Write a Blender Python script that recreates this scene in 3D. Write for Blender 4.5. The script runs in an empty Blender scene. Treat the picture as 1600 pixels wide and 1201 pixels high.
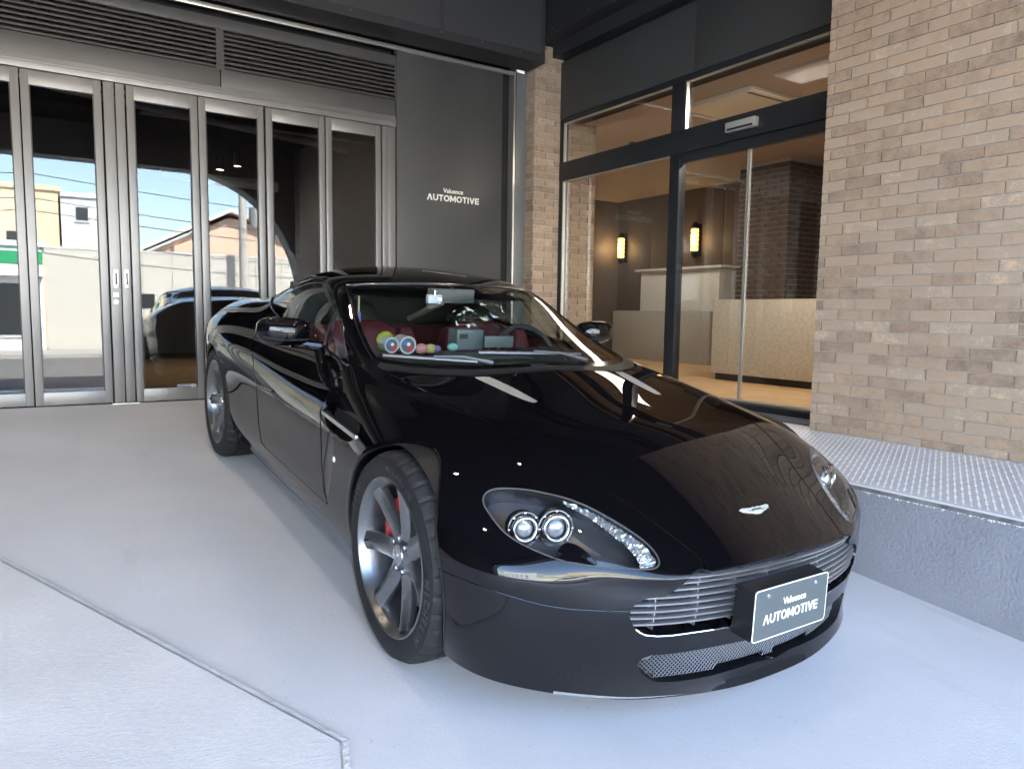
import bpy, bmesh, math, random
import numpy as np
from mathutils import Vector, Matrix, Euler
from mathutils.bvhtree import BVHTree

random.seed(7); rng = np.random.default_rng(7)
scene = bpy.context.scene
COL = scene.collection
rad = math.radians

# ------------------------------------------------------------------ camera
CAMZ = 1.278
FPX = 1144.12                      # focal length in pixels of the 1600 px wide photograph
YAW, PITCH, ROLL = rad(32.956), rad(5.5825), rad(0.7713)
_f = np.array([math.sin(YAW)*math.cos(PITCH), math.cos(YAW)*math.cos(PITCH), -math.sin(PITCH)])
_r = np.array([math.cos(YAW), -math.sin(YAW), 0.0]); _u = np.cross(_r, _f)
_r2 = math.cos(ROLL)*_r + math.sin(ROLL)*_u
_u2 = -math.sin(ROLL)*_r + math.cos(ROLL)*_u
CAM = np.array([0, 0, CAMZ]); CR = np.array([_r2, -_u2, _f])
cam_data = bpy.data.cameras.new('camera'); cam = bpy.data.objects.new('camera', cam_data); COL.objects.link(cam)
cam_data.sensor_fit = 'HORIZONTAL'; cam_data.sensor_width = 36.0; cam_data.lens = FPX/1600*36
cam_data.clip_start = 0.05; cam_data.clip_end = 2000
cam.matrix_world = Matrix(((_r2[0], _u2[0], -_f[0], 0), (_r2[1], _u2[1], -_f[1], 0), (_r2[2], _u2[2], -_f[2], CAMZ), (0, 0, 0, 1)))
scene.camera = cam
def proj(P):                        # world points -> photo pixels
    q = (np.atleast_2d(P) - CAM) @ CR.T
    return np.stack([FPX*q[:, 0]/q[:, 2]+800, FPX*q[:, 1]/q[:, 2]+600.5], 1)
def ray(u, v):
    return CR.T @ np.array([(u-800)/FPX, (v-600.5)/FPX, 1.0])

# ------------------------------------------------------------------ light
SUN_EL, SUN_AZ = 48.0, 24.0         # sun stands behind the building (+y), a little to the right
world = bpy.data.worlds.new('World'); scene.world = world; world.use_nodes = True
nt = world.node_tree; nt.nodes.clear()
sky = nt.nodes.new('ShaderNodeTexSky'); sky.sky_type = 'NISHITA'; sky.sun_disc = False
sky.sun_elevation = rad(SUN_EL); sky.sun_rotation = rad(SUN_AZ)
sky.air_density = 1.0; sky.dust_density = 1.2; sky.ozone_density = 1.0
bg = nt.nodes.new('ShaderNodeBackground'); bg.inputs['Strength'].default_value = 0.15
wo = nt.nodes.new('ShaderNodeOutputWorld')
nt.links.new(sky.outputs[0], bg.inputs[0]); nt.links.new(bg.outputs[0], wo.inputs[0])
sun_d = bpy.data.lights.new('sun', 'SUN'); sun_d.energy = 5.0; sun_d.angle = rad(0.53); sun_d.color = (1.0, 0.95, 0.87)
sun = bpy.data.objects.new('sun', sun_d); COL.objects.link(sun)
_sd = Vector((math.sin(rad(SUN_AZ))*math.cos(rad(SUN_EL)), math.cos(rad(SUN_AZ))*math.cos(rad(SUN_EL)), math.sin(rad(SUN_EL))))
sun.rotation_euler = _sd.to_track_quat('Z', 'Y').to_euler(); sun.location = (0, 0, 40)
vs = scene.view_settings; vs.view_transform = 'Standard'; vs.look = 'None'; vs.gamma = 1.0; vs.use_curve_mapping = False
vs.exposure = 4.0
cy = scene.cycles; cy.use_denoising = True; cy.max_bounces = 14; cy.diffuse_bounces = 6; cy.glossy_bounces = 7
cy.transmission_bounces = 10; cy.transparent_max_bounces = 24; cy.sample_clamp_indirect = 12.0; cy.caustics_reflective = False
cy.caustics_refractive = False

# ------------------------------------------------------------------ helpers
MATS = {}
def mat(name, col=(0.5, 0.5, 0.5), rough=0.5, metal=0.0, coat=0.0, coat_rough=0.02, spec=0.5, emit=None, estr=0.0,
        trans=0.0, ior=1.45, noise=None, bump=None, alpha=1.0):
    """noise=(scale, amount[, detail]) varies the colour; bump=(scale, strength[, stretch xyz]) adds fine relief"""
    if name in MATS: return MATS[name]
    m = bpy.data.materials.new(name); m.use_nodes = True; t = m.node_tree
    b = t.nodes['Principled BSDF']
    b.inputs['Base Color'].default_value = (*col, 1); b.inputs['Roughness'].default_value = rough
    b.inputs['Metallic'].default_value = metal; b.inputs['IOR'].default_value = ior
    b.inputs['Specular IOR Level'].default_value = spec
    b.inputs['Coat Weight'].default_value = coat; b.inputs['Coat Roughness'].default_value = coat_rough
    b.inputs['Transmission Weight'].default_value = trans; b.inputs['Alpha'].default_value = alpha
    if emit: b.inputs['Emission Color'].default_value = (*emit, 1); b.inputs['Emission Strength'].default_value = estr
    tc = t.nodes.new('ShaderNodeTexCoord')
    if noise:
        n = t.nodes.new('ShaderNodeTexNoise'); n.inputs['Scale'].default_value = noise[0]
        n.inputs['Detail'].default_value = noise[2] if len(noise) > 2 else 5
        t.links.new(tc.outputs['Object'], n.inputs['Vector'])
        r = t.nodes.new('ShaderNodeMapRange'); r.inputs['From Min'].default_value = 0.3; r.inputs['From Max'].default_value = 0.7
        r.inputs['To Min'].default_value = 1-noise[1]; r.inputs['To Max'].default_value = 1+noise[1]
        t.links.new(n.outputs['Fac'], r.inputs['Value'])
        x = t.nodes.new('ShaderNodeMix'); x.data_type = 'RGBA'; x.blend_type = 'MULTIPLY'; x.inputs['Factor'].default_value = 1
        x.inputs[6].default_value = (*col, 1); t.links.new(r.outputs[0], x.inputs[7]); t.links.new(x.outputs[2], b.inputs['Base Color'])
    if bump:
        n = t.nodes.new('ShaderNodeTexNoise'); n.inputs['Scale'].default_value = bump[0]; n.inputs['Detail'].default_value = 6
        mp = t.nodes.new('ShaderNodeMapping')
        if len(bump) > 2: mp.inputs['Scale'].default_value = bump[2]
        if len(bump) > 3: mp.inputs['Rotation'].default_value = bump[3]
        t.links.new(tc.outputs['Object'], mp.inputs['Vector']); t.links.new(mp.outputs[0], n.inputs['Vector'])
        bp = t.nodes.new('ShaderNodeBump'); bp.inputs['Strength'].default_value = bump[1]; bp.inputs['Distance'].default_value = 0.01
        t.links.new(n.outputs['Fac'], bp.inputs['Height']); t.links.new(bp.outputs[0], b.inputs['Normal'])
    MATS[name] = m
    return m

def glass_mat(name, tint=(1, 1, 1), ior=1.5, fac_boost=1.0):
    """thin architectural pane: clear to light, mirror by Fresnel"""
    if name in MATS: return MATS[name]
    m = bpy.data.materials.new(name); m.use_nodes = True; t = m.node_tree; t.nodes.clear()
    fr = t.nodes.new('ShaderNodeFresnel'); fr.inputs['IOR'].default_value = ior
    ge = t.nodes.new('ShaderNodeNewGeometry'); mi = t.nodes.new('ShaderNodeMix'); mi.data_type = 'FLOAT'   # same mirror strength on both faces
    mi.inputs[2].default_value = ior; mi.inputs[3].default_value = 1/ior; t.links.new(ge.outputs['Backfacing'], mi.inputs[0]); t.links.new(mi.outputs[0], fr.inputs['IOR'])
    tr = t.nodes.new('ShaderNodeBsdfTransparent'); tr.inputs[0].default_value = (*tint, 1)
    gl = t.nodes.new('ShaderNodeBsdfGlossy'); gl.inputs['Roughness'].default_value = 0.0
    ml = t.nodes.new('ShaderNodeMath'); ml.operation = 'MULTIPLY'; ml.inputs[1].default_value = fac_boost; ml.use_clamp = True
    mx = t.nodes.new('ShaderNodeMixShader'); o = t.nodes.new('ShaderNodeOutputMaterial')
    t.links.new(fr.outputs[0], ml.inputs[0]); t.links.new(ml.outputs[0], mx.inputs[0]); t.links.new(tr.outputs[0], mx.inputs[1])
    t.links.new(gl.outputs[0], mx.inputs[2]); t.links.new(mx.outputs[0], o.inputs[0])
    MATS[name] = m
    return m

def tag(o, label=None, cat=None, group=None, kind=None):
    if label: o['label'] = label
    if cat: o['category'] = cat
    if group: o['group'] = group
    if kind: o['kind'] = kind
    return o
def link(name, me, m=None, parent=None, loc=None):
    o = bpy.data.objects.new(name, me); COL.objects.link(o)
    if m is not None and not me.materials: me.materials.append(m)
    if parent is not None: o.parent = parent
    if loc is not None: o.location = loc
    return o
def empty(name, loc=(0, 0, 0), rz=0.0):
    o = bpy.data.objects.new(name, None); COL.objects.link(o); o.location = loc; o.rotation_euler = (0, 0, rz)
    o.empty_display_size = 0.2
    return o
def copy_tree(o, parent=None):
    c = o.copy(); COL.objects.link(c); c.parent = parent
    for ch in list(o.children): copy_tree(ch, c)
    return c

class MB:
    """collects simple solids, builds ONE mesh object"""
    def __init__(s): s.v = []; s.f = []
    def add(s, vs, fs):
        n = len(s.v); s.v += [tuple(map(float, p)) for p in vs]; s.f += [tuple(i+n for i in f) for f in fs]; return s
    def box(s, x0, x1, y0, y1, z0, z1):
        return s.add([(x0, y0, z0), (x1, y0, z0), (x1, y1, z0), (x0, y1, z0), (x0, y0, z1), (x1, y0, z1), (x1, y1, z1), (x0, y1, z1)],
                     [(0, 3, 2, 1), (4, 5, 6, 7), (0, 1, 5, 4), (1, 2, 6, 5), (2, 3, 7, 6), (3, 0, 4, 7)])
    def prism(s, poly, d0, d1, axis):
        """poly of 2D points extruded along axis ('x': poly=(y,z), 'y': (x,z), 'z': (x,y))"""
        def p3(a, b, d): return {'x': (d, a, b), 'y': (a, d, b), 'z': (a, b, d)}[axis]
        n = len(poly); vs = [p3(a, b, d0) for a, b in poly]+[p3(a, b, d1) for a, b in poly]
        fs = [tuple(range(n)), tuple(range(2*n-1, n-1, -1))]+[(i, i+n, (i+1) % n+n, (i+1) % n) for i in range(n)]
        return s.add(vs, fs)
    def tube(s, pts, r, seg=8, closed=False, caps=True):
        P = [Vector(p) for p in pts]; n = len(P); rs = r if hasattr(r, '__len__') else [r]*n
        vs = []; prev = None
        for i in range(n):
            a = P[i-1] if (i > 0 or closed) else P[i]; b = P[(i+1) % n] if (i < n-1 or closed) else P[i]
            t = (b-a).normalized()
            if prev is None:
                up = Vector((0, 0, 1)) if abs(t.z) < 0.9 else Vector((1, 0, 0)); u = t.cross(up).normalized()
            else:
                u = (prev-t*prev.dot(t)); u = u.normalized() if u.length > 1e-6 else t.orthogonal().normalized()
            prev = u; w = t.cross(u)
            for k in range(seg):
                a_ = 2*math.pi*k/seg; vs.append(P[i]+(u*math.cos(a_)+w*math.sin(a_))*rs[i])
        fs = []
        for i in range(n if closed else n-1):
            j = (i+1) % n
            for k in range(seg): fs.append((i*seg+k, i*seg+(k+1) % seg, j*seg+(k+1) % seg, j*seg+k))
        if caps and not closed: fs += [tuple(range(seg-1, -1, -1)), tuple((n-1)*seg+k for k in range(seg))]
        return s.add(vs, fs)
    def lathe(s, prof, seg=32, origin=(0, 0, 0), axis='z', closed_prof=False):
        """prof: list of (r, h)"""
        O = origin; vs = []
        for r, h in prof:
            for k in range(seg):
                a = 2*math.pi*k/seg; c, d = r*math.cos(a), r*math.sin(a)
                vs.append({'z': (O[0]+c, O[1]+d, O[2]+h), 'y': (O[0]+c, O[1]+h, O[2]+d), 'x': (O[0]+h, O[1]+c, O[2]+d)}[axis])
        n = len(prof); fs = []
        for i in range(n if closed_prof else n-1):
            j = (i+1) % n
            for k in range(seg):
                q = (i*seg+k, i*seg+(k+1) % seg, j*seg+(k+1) % seg, j*seg+k)
                fs.append(q if axis != 'y' else q[::-1])
        return s.add(vs, fs)
    def mesh(s, name):
        me = bpy.data.meshes.new(name); me.from_pydata(s.v, [], s.f); me.update(); return me
    def build(s, name, m, parent=None, smooth=False, bevel=0.0, angle=35):
        me = s.mesh(name); o = link(name, me, m, parent)
        bm = bmesh.new(); bm.from_mesh(me); bmesh.ops.recalc_face_normals(bm, faces=bm.faces)
        if bevel:
            bmesh.ops.bevel(bm, geom=[e for e in bm.edges if len(e.link_faces) == 2 and e.calc_face_angle(0) > rad(30)],
                            offset=bevel, segments=2, affect='EDGES', profile=0.6)
        bm.to_mesh(me); bm.free()
        if smooth or bevel:
            for p in me.polygons: p.use_smooth = True
            if hasattr(me, 'set_sharp_from_angle'): me.set_sharp_from_angle(angle=rad(angle))
        return o

def text_obj(name, body, size, m, parent, matrix, extrude=0.002, align='CENTER', bold=0.0, xscale=1.0):
    c = bpy.data.curves.new(name, 'FONT'); c.body = body; c.size = size; c.align_x = align; c.extrude = extrude; c.offset = bold
    c.fill_mode = 'BOTH'
    t = bpy.data.objects.new('tmp_text', c); COL.objects.link(t)
    dg = bpy.context.evaluated_depsgraph_get(); me = bpy.data.meshes.new_from_object(t.evaluated_get(dg))
    bpy.data.objects.remove(t); bpy.data.curves.remove(c)
    me.transform(Matrix.Diagonal((xscale, 1, 1, 1))); me.transform(matrix); me.materials.clear(); me.materials.append(m)
    return link(name, me, None, parent)

# ground level of the sloping forecourt
def zf(x, y): return 0.1663+0.0813*(y-2.1335)-0.0049*(x-1.804)
YF = 6.465        # folding-door front
XG = 4.609        # glazed side front
XB = 4.246        # brick wall face
# ================================================================== materials of the place
def floor_material(name, col, bump_scale, bump_str, stretch=None, rot=None, mottling=0.05):
    m = mat(name, col, rough=0.55, noise=(2.2, mottling, 8), bump=(bump_scale, bump_str, stretch or (1, 1, 1), rot or (0, 0, 0)), spec=0.35)
    return m
def scuffed_floor():
    """grey-white painted forecourt: fine sprayed grain, faint tyre smears and grey scuffs"""
    m = bpy.data.materials.new('painted_forecourt'); m.use_nodes = True; t = m.node_tree; b = t.nodes['Principled BSDF']
    tc = t.nodes.new('ShaderNodeTexCoord')
    def nz(scale, detail, rough=0.6, stretch=(1, 1, 1)):
        mp = t.nodes.new('ShaderNodeMapping'); mp.inputs['Scale'].default_value = stretch
        n = t.nodes.new('ShaderNodeTexNoise'); n.inputs['Scale'].default_value = scale; n.inputs['Detail'].default_value = detail
        n.inputs['Roughness'].default_value = rough
        t.links.new(tc.outputs['Object'], mp.inputs[0]); t.links.new(mp.outputs[0], n.inputs['Vector']); return n.outputs['Fac']
    def ramp(src, a, b_, lo, hi):
        r = t.nodes.new('ShaderNodeMapRange'); r.inputs['From Min'].default_value = a; r.inputs['From Max'].default_value = b_
        r.inputs['To Min'].default_value = lo; r.inputs['To Max'].default_value = hi; t.links.new(src, r.inputs[0]); return r.outputs[0]
    big = ramp(nz(0.9, 6), .35, .7, .90, 1.05); smear = ramp(nz(1.6, 9, .65, (2.6, .6, 1)), .60, .80, 1.0, .84)
    speck = ramp(nz(38, 3, .5), .70, .78, 1.0, .82); fine = ramp(nz(260, 2), .3, .7, .96, 1.04)
    def mul(a, c):
        n = t.nodes.new('ShaderNodeMath'); n.operation = 'MULTIPLY'; t.links.new(a, n.inputs[0]); t.links.new(c, n.inputs[1]); return n.outputs[0]
    f = mul(mul(big, smear), mul(speck, fine))
    x = t.nodes.new('ShaderNodeMix'); x.data_type = 'RGBA'; x.blend_type = 'MULTIPLY'; x.inputs['Factor'].default_value = 1
    x.inputs[6].default_value = (.67, .66, .675, 1); t.links.new(f, x.inputs[7]); t.links.new(x.outputs[2], b.inputs['Base Color'])
    b.inputs['Roughness'].default_value = .5; b.inputs['Specular IOR Level'].default_value = .35
    bp = t.nodes.new('ShaderNodeBump'); bp.inputs['Strength'].default_value = .28; bp.inputs['Distance'].default_value = .004
    n = t.nodes.new('ShaderNodeTexNoise'); n.inputs['Scale'].default_value = 120; n.inputs['Detail'].default_value = 4
    t.links.new(tc.outputs['Object'], n.inputs['Vector']); t.links.new(n.outputs['Fac'], bp.inputs['Height']); t.links.new(bp.outputs[0], b.inputs['Normal'])
    MATS['painted_forecourt'] = m; return m
def brick_material(name, cols, seed=0.0):
    m = bpy.data.materials.new(name); m.use_nodes = True; t = m.node_tree; b = t.nodes['Principled BSDF']
    oi = t.nodes.new('ShaderNodeObjectInfo'); ge = t.nodes.new('ShaderNodeNewGeometry')
    ad = t.nodes.new('ShaderNodeMath'); ad.operation = 'ADD'; t.links.new(oi.outputs['Random'], ad.inputs[0]); t.links.new(ge.outputs['Random Per Island'], ad.inputs[1])
    fr = t.nodes.new('ShaderNodeMath'); fr.operation = 'FRACT'; t.links.new(ad.outputs[0], fr.inputs[0])
    n1 = t.nodes.new('ShaderNodeTexNoise'); n1.inputs['Scale'].default_value = 14; n1.inputs['Detail'].default_value = 7; n1.inputs['Roughness'].default_value = .7
    t.links.new(ge.outputs['Position'], n1.inputs['Vector'])
    n2 = t.nodes.new('ShaderNodeTexNoise'); n2.inputs['Scale'].default_value = 90; n2.inputs['Detail'].default_value = 5
    t.links.new(ge.outputs['Position'], n2.inputs['Vector'])
    def mth(op, a, c):
        n = t.nodes.new('ShaderNodeMath'); n.operation = op
        for i, q in enumerate((a, c)):
            if isinstance(q, (int, float)): n.inputs[i].default_value = q
            else: t.links.new(q, n.inputs[i])
        return n.outputs[0]
    v = mth('ADD', mth('MULTIPLY', fr.outputs[0], .34), mth('ADD', mth('MULTIPLY', n1.outputs['Fac'], .66), mth('MULTIPLY', n2.outputs['Fac'], .30)))
    cr = t.nodes.new('ShaderNodeValToRGB'); el = cr.color_ramp.elements
    el[0].position = .34; el[0].color = (*cols[0], 1); el[1].position = .95; el[1].color = (*cols[-1], 1)
    for i, c in enumerate(cols[1:-1]):
        e = el.new(.34+.61*(i+1)/(len(cols)-1)); e.color = (*c, 1)
    t.links.new(v, cr.inputs[0]); t.links.new(cr.outputs[0], b.inputs['Base Color']); b.inputs['Roughness'].default_value = .72
    bp = t.nodes.new('ShaderNodeBump'); bp.inputs['Strength'].default_value = .35; bp.inputs['Distance'].default_value = .006
    t.links.new(n2.outputs['Fac'], bp.inputs['Height']); t.links.new(bp.outputs[0], b.inputs['Normal'])
    MATS[name] = m; return m
M_FLOOR = scuffed_floor()
M_SLAB = floor_material('broom_concrete', (.70, .69, .70), 30, .5, (1.2, 16, 1), (0, 0, rad(24)), .07)
M_JOINT = mat('joint_mortar', (.58, .58, .58), .8, bump=(60, .6), noise=(9, .12))
M_BRICK = brick_material('brick_tile', [(.16, .118, .098), (.31, .222, .165), (.41, .295, .21), (.38, .295, .235), (.64, .455, .29)])
M_MORTAR = mat('mortar', (.50, .455, .42), .9, bump=(80, .4))
M_ALU = mat('grey_aluminium', (.215, .21, .21), .36, .45, noise=(3, .06), bump=(40, .04, (1, 1, .03)))
M_ALU2 = mat('grey_painted_fascia', (.085, .081, .080), .42, .2, noise=(2, .08))
M_LOUV = mat('louvre_metal', (.075, .070, .068), .45, .3)
M_DARK = mat('black_void', (.008, .008, .009), .7)
M_PANEL = mat('charcoal_panel', (.062, .062, .063), .42, noise=(1.5, .12), bump=(14, .05))
M_BEAM = mat('charcoal_steel', (.030, .031, .035), .46, noise=(2.5, .1))
M_FRAME = mat('anthracite_frame', (.020, .022, .027), .38, .1)
M_BRIGHT = mat('bright_aluminium', (.72, .70, .66), .3, .85)
M_WHITE = mat('white_lettering', (.85, .84, .80), .5)
M_GLASS = glass_mat('door_glass', (.90, .92, .92), 1.52, 1.35)
M_GLASS2 = glass_mat('entrance_glass', (.93, .93, .91), 1.5, 1.2)
M_STEPF = mat('step_paint', (.24, .245, .275), .55, bump=(75, .55), noise=(6, .06))
M_WOOD = mat('oak_floor', (.48, .30, .14), .4, noise=(6, .15))
M_CEIL = mat('lobby_ceiling', (.52, .42, .34), .7)
M_STONE = mat('grey_stone', (.33, .31, .27), .4, noise=(28, .12, 8))
M_STONE2 = mat('pale_stone', (.55, .53, .48), .45, noise=(18, .05, 8))
M_WALLP = mat('taupe_wall_panel', (.17, .135, .115), .55, noise=(4, .06))
M_SCREW = mat('screw_head', (.22, .22, .24), .3, .8)

# ================================================================== ground
def sheet(name, poly, m, dz=0.0, nsub=1):
    me = bpy.data.meshes.new(name); me.from_pydata([(x, y, zf(x, y)+dz) for x, y in poly], [], [tuple(range(len(poly)))]); me.update()
    o = link(name, me, m); tag(o, kind='structure'); return o
sheet('forecourt_floor', [(-14, -3.4), (XG+.2, -3.4), (XG+.2, YF+.02), (-14, YF+.02)], M_FLOOR)
_d = np.array([.785, -1.653]); _d /= np.linalg.norm(_d); _n = np.array([-_d[1], _d[0]])
_c = np.array([.624, 1.777]); _far = _c-_d*4.2; _e = np.array([.36, .9]); _e2 = np.array([-.15, -.8])
sheet('concrete_slab', [tuple(_far), tuple(_c), tuple(_e), tuple(_e2), (-5, -.8), (-5, _far[1])], M_SLAB, .004)
def strip(a, b, w, dz, name, m):
    a = np.array(a); b = np.array(b); d = (b-a)/np.linalg.norm(b-a); n = np.array([-d[1], d[0]])*w
    pts = []; k = 60
    for i in range(k+1):
        p = a+(b-a)*i/k; pts.append(p+n*(0+random.uniform(0, .10)))
    for i in range(k, -1, -1):
        p = a+(b-a)*i/k; pts.append(p+n*(1+random.uniform(-.16, .16)))
    return sheet(name, [tuple(p) for p in pts], m, dz)
strip(_far, _c+_d*.02, .017, .0075, 'slab_joint', M_JOINT)
strip(_c+_d*.01, _e, .017, .0085, 'slab_joint', M_JOINT)
_mc = mat('joint_crack', (.36, .34, .31), .9)
strip(_far+_n*.0165, _c+_n*.0165+_d*.02, .0016, .0095, 'joint_crack', _mc); strip(_far-_n*.001, _c-_n*.001, .0016, .0105, 'joint_crack', _mc)
_zs = zf(0, -3.4)
M_ROAD = mat('asphalt', (.13, .13, .13), .85, noise=(3, .15), bump=(120, .3))
M_WALK = mat('pavement', (.34, .33, .31), .8, noise=(2, .1))
o = MB().add([(-60, -13.6, _zs-.02), (60, -13.6, _zs-.02), (60, -3.38, _zs-.02), (-60, -3.38, _zs-.02)], [(0, 1, 2, 3)]).build('road', M_ROAD); tag(o, kind='structure')
o = MB().add([(-400, -400, _zs-.12), (400, -400, _zs-.12), (400, 200, _zs-.12), (-400, 200, _zs-.12)], [(0, 1, 2, 3)]).build('ground', M_WALK); tag(o, kind='structure')
o = MB().box(-60, 60, -16.2, -13.6, _zs-.11, _zs+.10).build('pavement', M_WALK); tag(o, kind='structure')

# ================================================================== folding glass doors
leaf_x = [(-2.13, -1.62), (-1.61, -1.10), (-1.09, -.582), (-.571, -.040), (-.031, .477), (.644, 1.150), (1.159, 1.670), (1.686, 2.193), (2.204, 2.721)]
wherein = ['farthest left, mostly out of the picture', 'second from the far left', 'third from the far left', 'cut by the left edge of the picture',
           'left of the pair of lock handles', 'just right of the lock handles, reflecting the car roof', 'in front of the utility pole reflection',
           'behind the car roof, crossed by the arch edge reflection', 'last before the charcoal sign panel']
ZB, ZT = .520, 2.968
for (x0, x1), w in zip(leaf_x, wherein):
    r = empty('folding_door', (x0, YF, ZB)); tag(r, 'grey framed folding glass door leaf '+w, 'glass door', 'folding glass door leaves of the showroom')
    W = x1-x0; H = ZT-ZB; s = .052
    zb = zf((x0+x1)/2, YF)+.012-ZB
    for a, b in ((0, s), (W-s, W)): MB().box(a, b, 0, .045, zb, H).build('stile', M_ALU, r, bevel=.002)
    MB().box(s, W-s, .002, .043, zb, .115).build('bottom_rail', M_ALU, r, bevel=.002)
    MB().box(s, W-s, .002, .043, H-.105, H).build('top_rail', M_ALU, r, bevel=.002)
    MB().box(s-.004, W-s+.004, .018, .026, .113, H-.103).build('glass_pane', M_GLASS, r)
    MB().box(s-.001, s+.007, -.001, .012, .115, H-.105).box(W-s-.007, W-s+.001, -.001, .012, .115, H-.105).build('glazing_bead', M_FRAME, r)
for x0, x1, side in ((.490, .562, 'left'), (.570, .632, 'right')):
    r = empty('lock_stile', (x0, YF-.004, ZB)); tag(r, 'narrow grey lock stile with recessed pull handle, %s of the meeting pair' % side, 'door stile', 'lock stiles between the folding doors')
    W = x1-x0; MB().box(0, W, 0, .05, zf(x0, YF)+.012-ZB, ZT-ZB).build('post', M_ALU, r, bevel=.002)
    h = MB(); h.box(W*.28, W*.78, -.012, .001, .905, 1.055); h.build('pull_handle', M_BRIGHT, r, bevel=.006)
    MB().box(W*.42, W*.64, -.0135, -.0115, .935, 1.025).build('handle_recess', M_FRAME, r)
    if side == 'left':
        MB().box(W*.2, W*.75, -.004, .001, .838, .872).build('label_sticker', M_WHITE, r)
        MB().lathe([(0, -.008), (.016, -.008), (.018, 0)], 20, (W*.45, 0, .80), 'y').build('lock_cylinder', M_BRIGHT, r, smooth=True)
        MB().box(-.02, W+.012, -.03, .02, zf(x0, YF)-ZB+.001, zf(x0, YF)-ZB+.008).build('floor_socket', M_BRIGHT, r)
    else: MB().box(-.006, W+.03, -.03, .02, zf(x0, YF)-ZB+.001, zf(x0, YF)-ZB+.008).build('floor_socket', M_BRIGHT, r)
# dark sweep strip behind the doors' feet, header, fascia and louvres
r = empty('door_header', (0, YF, ZT)); tag(r, 'grey metal header running along the top of the folding doors', 'door header')
MB().box(-2.4, 2.867, -.012, .10, .004, .100).build('header_rail', M_ALU, r, bevel=.003)
MB().box(-2.4, 2.867, -.022, -.010, .052, .064).build('drip_lip', M_ALU, r, bevel=.002)
for a, b in ((-2.4, 1.330), (1.338, 2.867)): MB().box(a, b, .002, .06, .102, .240).build('fascia_panel', M_ALU2, r, bevel=.002)
MB().box(-2.4, 2.867, -.006, .08, .556, .640).build('top_band', M_ALU2, r, bevel=.002)
MB().box(-2.4, 2.867, .10, .12, .10, .72).build('backing', M_DARK, r)
for (a, b), w in (((-2.38, -.30), 'far left, mostly out of the picture'), ((-.22, 1.305), 'above the left door leaves'), ((1.366, 2.862), 'next to the charcoal sign panel')):
    r = empty('louvre_vent', (a, YF, ZT+.245)); tag(r, 'dark metal louvre vent with horizontal slats, '+w, 'louvre', 'louvre vents above the folding doors')
    W = b-a; H = .306
    f = MB(); f.box(-.03, 0, .0, .06, 0, H); f.box(W, W+.03, .0, .06, 0, H); f.box(-.03, W+.03, .0, .06, H, H+.012); f.box(-.03, W+.03, 0, .06, -.008, .0)
    f.build('vent_frame', M_LOUV, r)
    for k in range(8):
        z = .010+k*.0372
        MB().add([(0, .004, z), (W, .004, z), (W, .05, z+.036), (0, .05, z+.036), (0, .004, z+.014), (W, .004, z+.014), (W, .05, z+.042), (0, .05, z+.042)],
                 [(0, 1, 2, 3), (7, 6, 5, 4), (0, 4, 5, 1), (3, 2, 6, 7)]).build('slat', M_LOUV, r)
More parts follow.
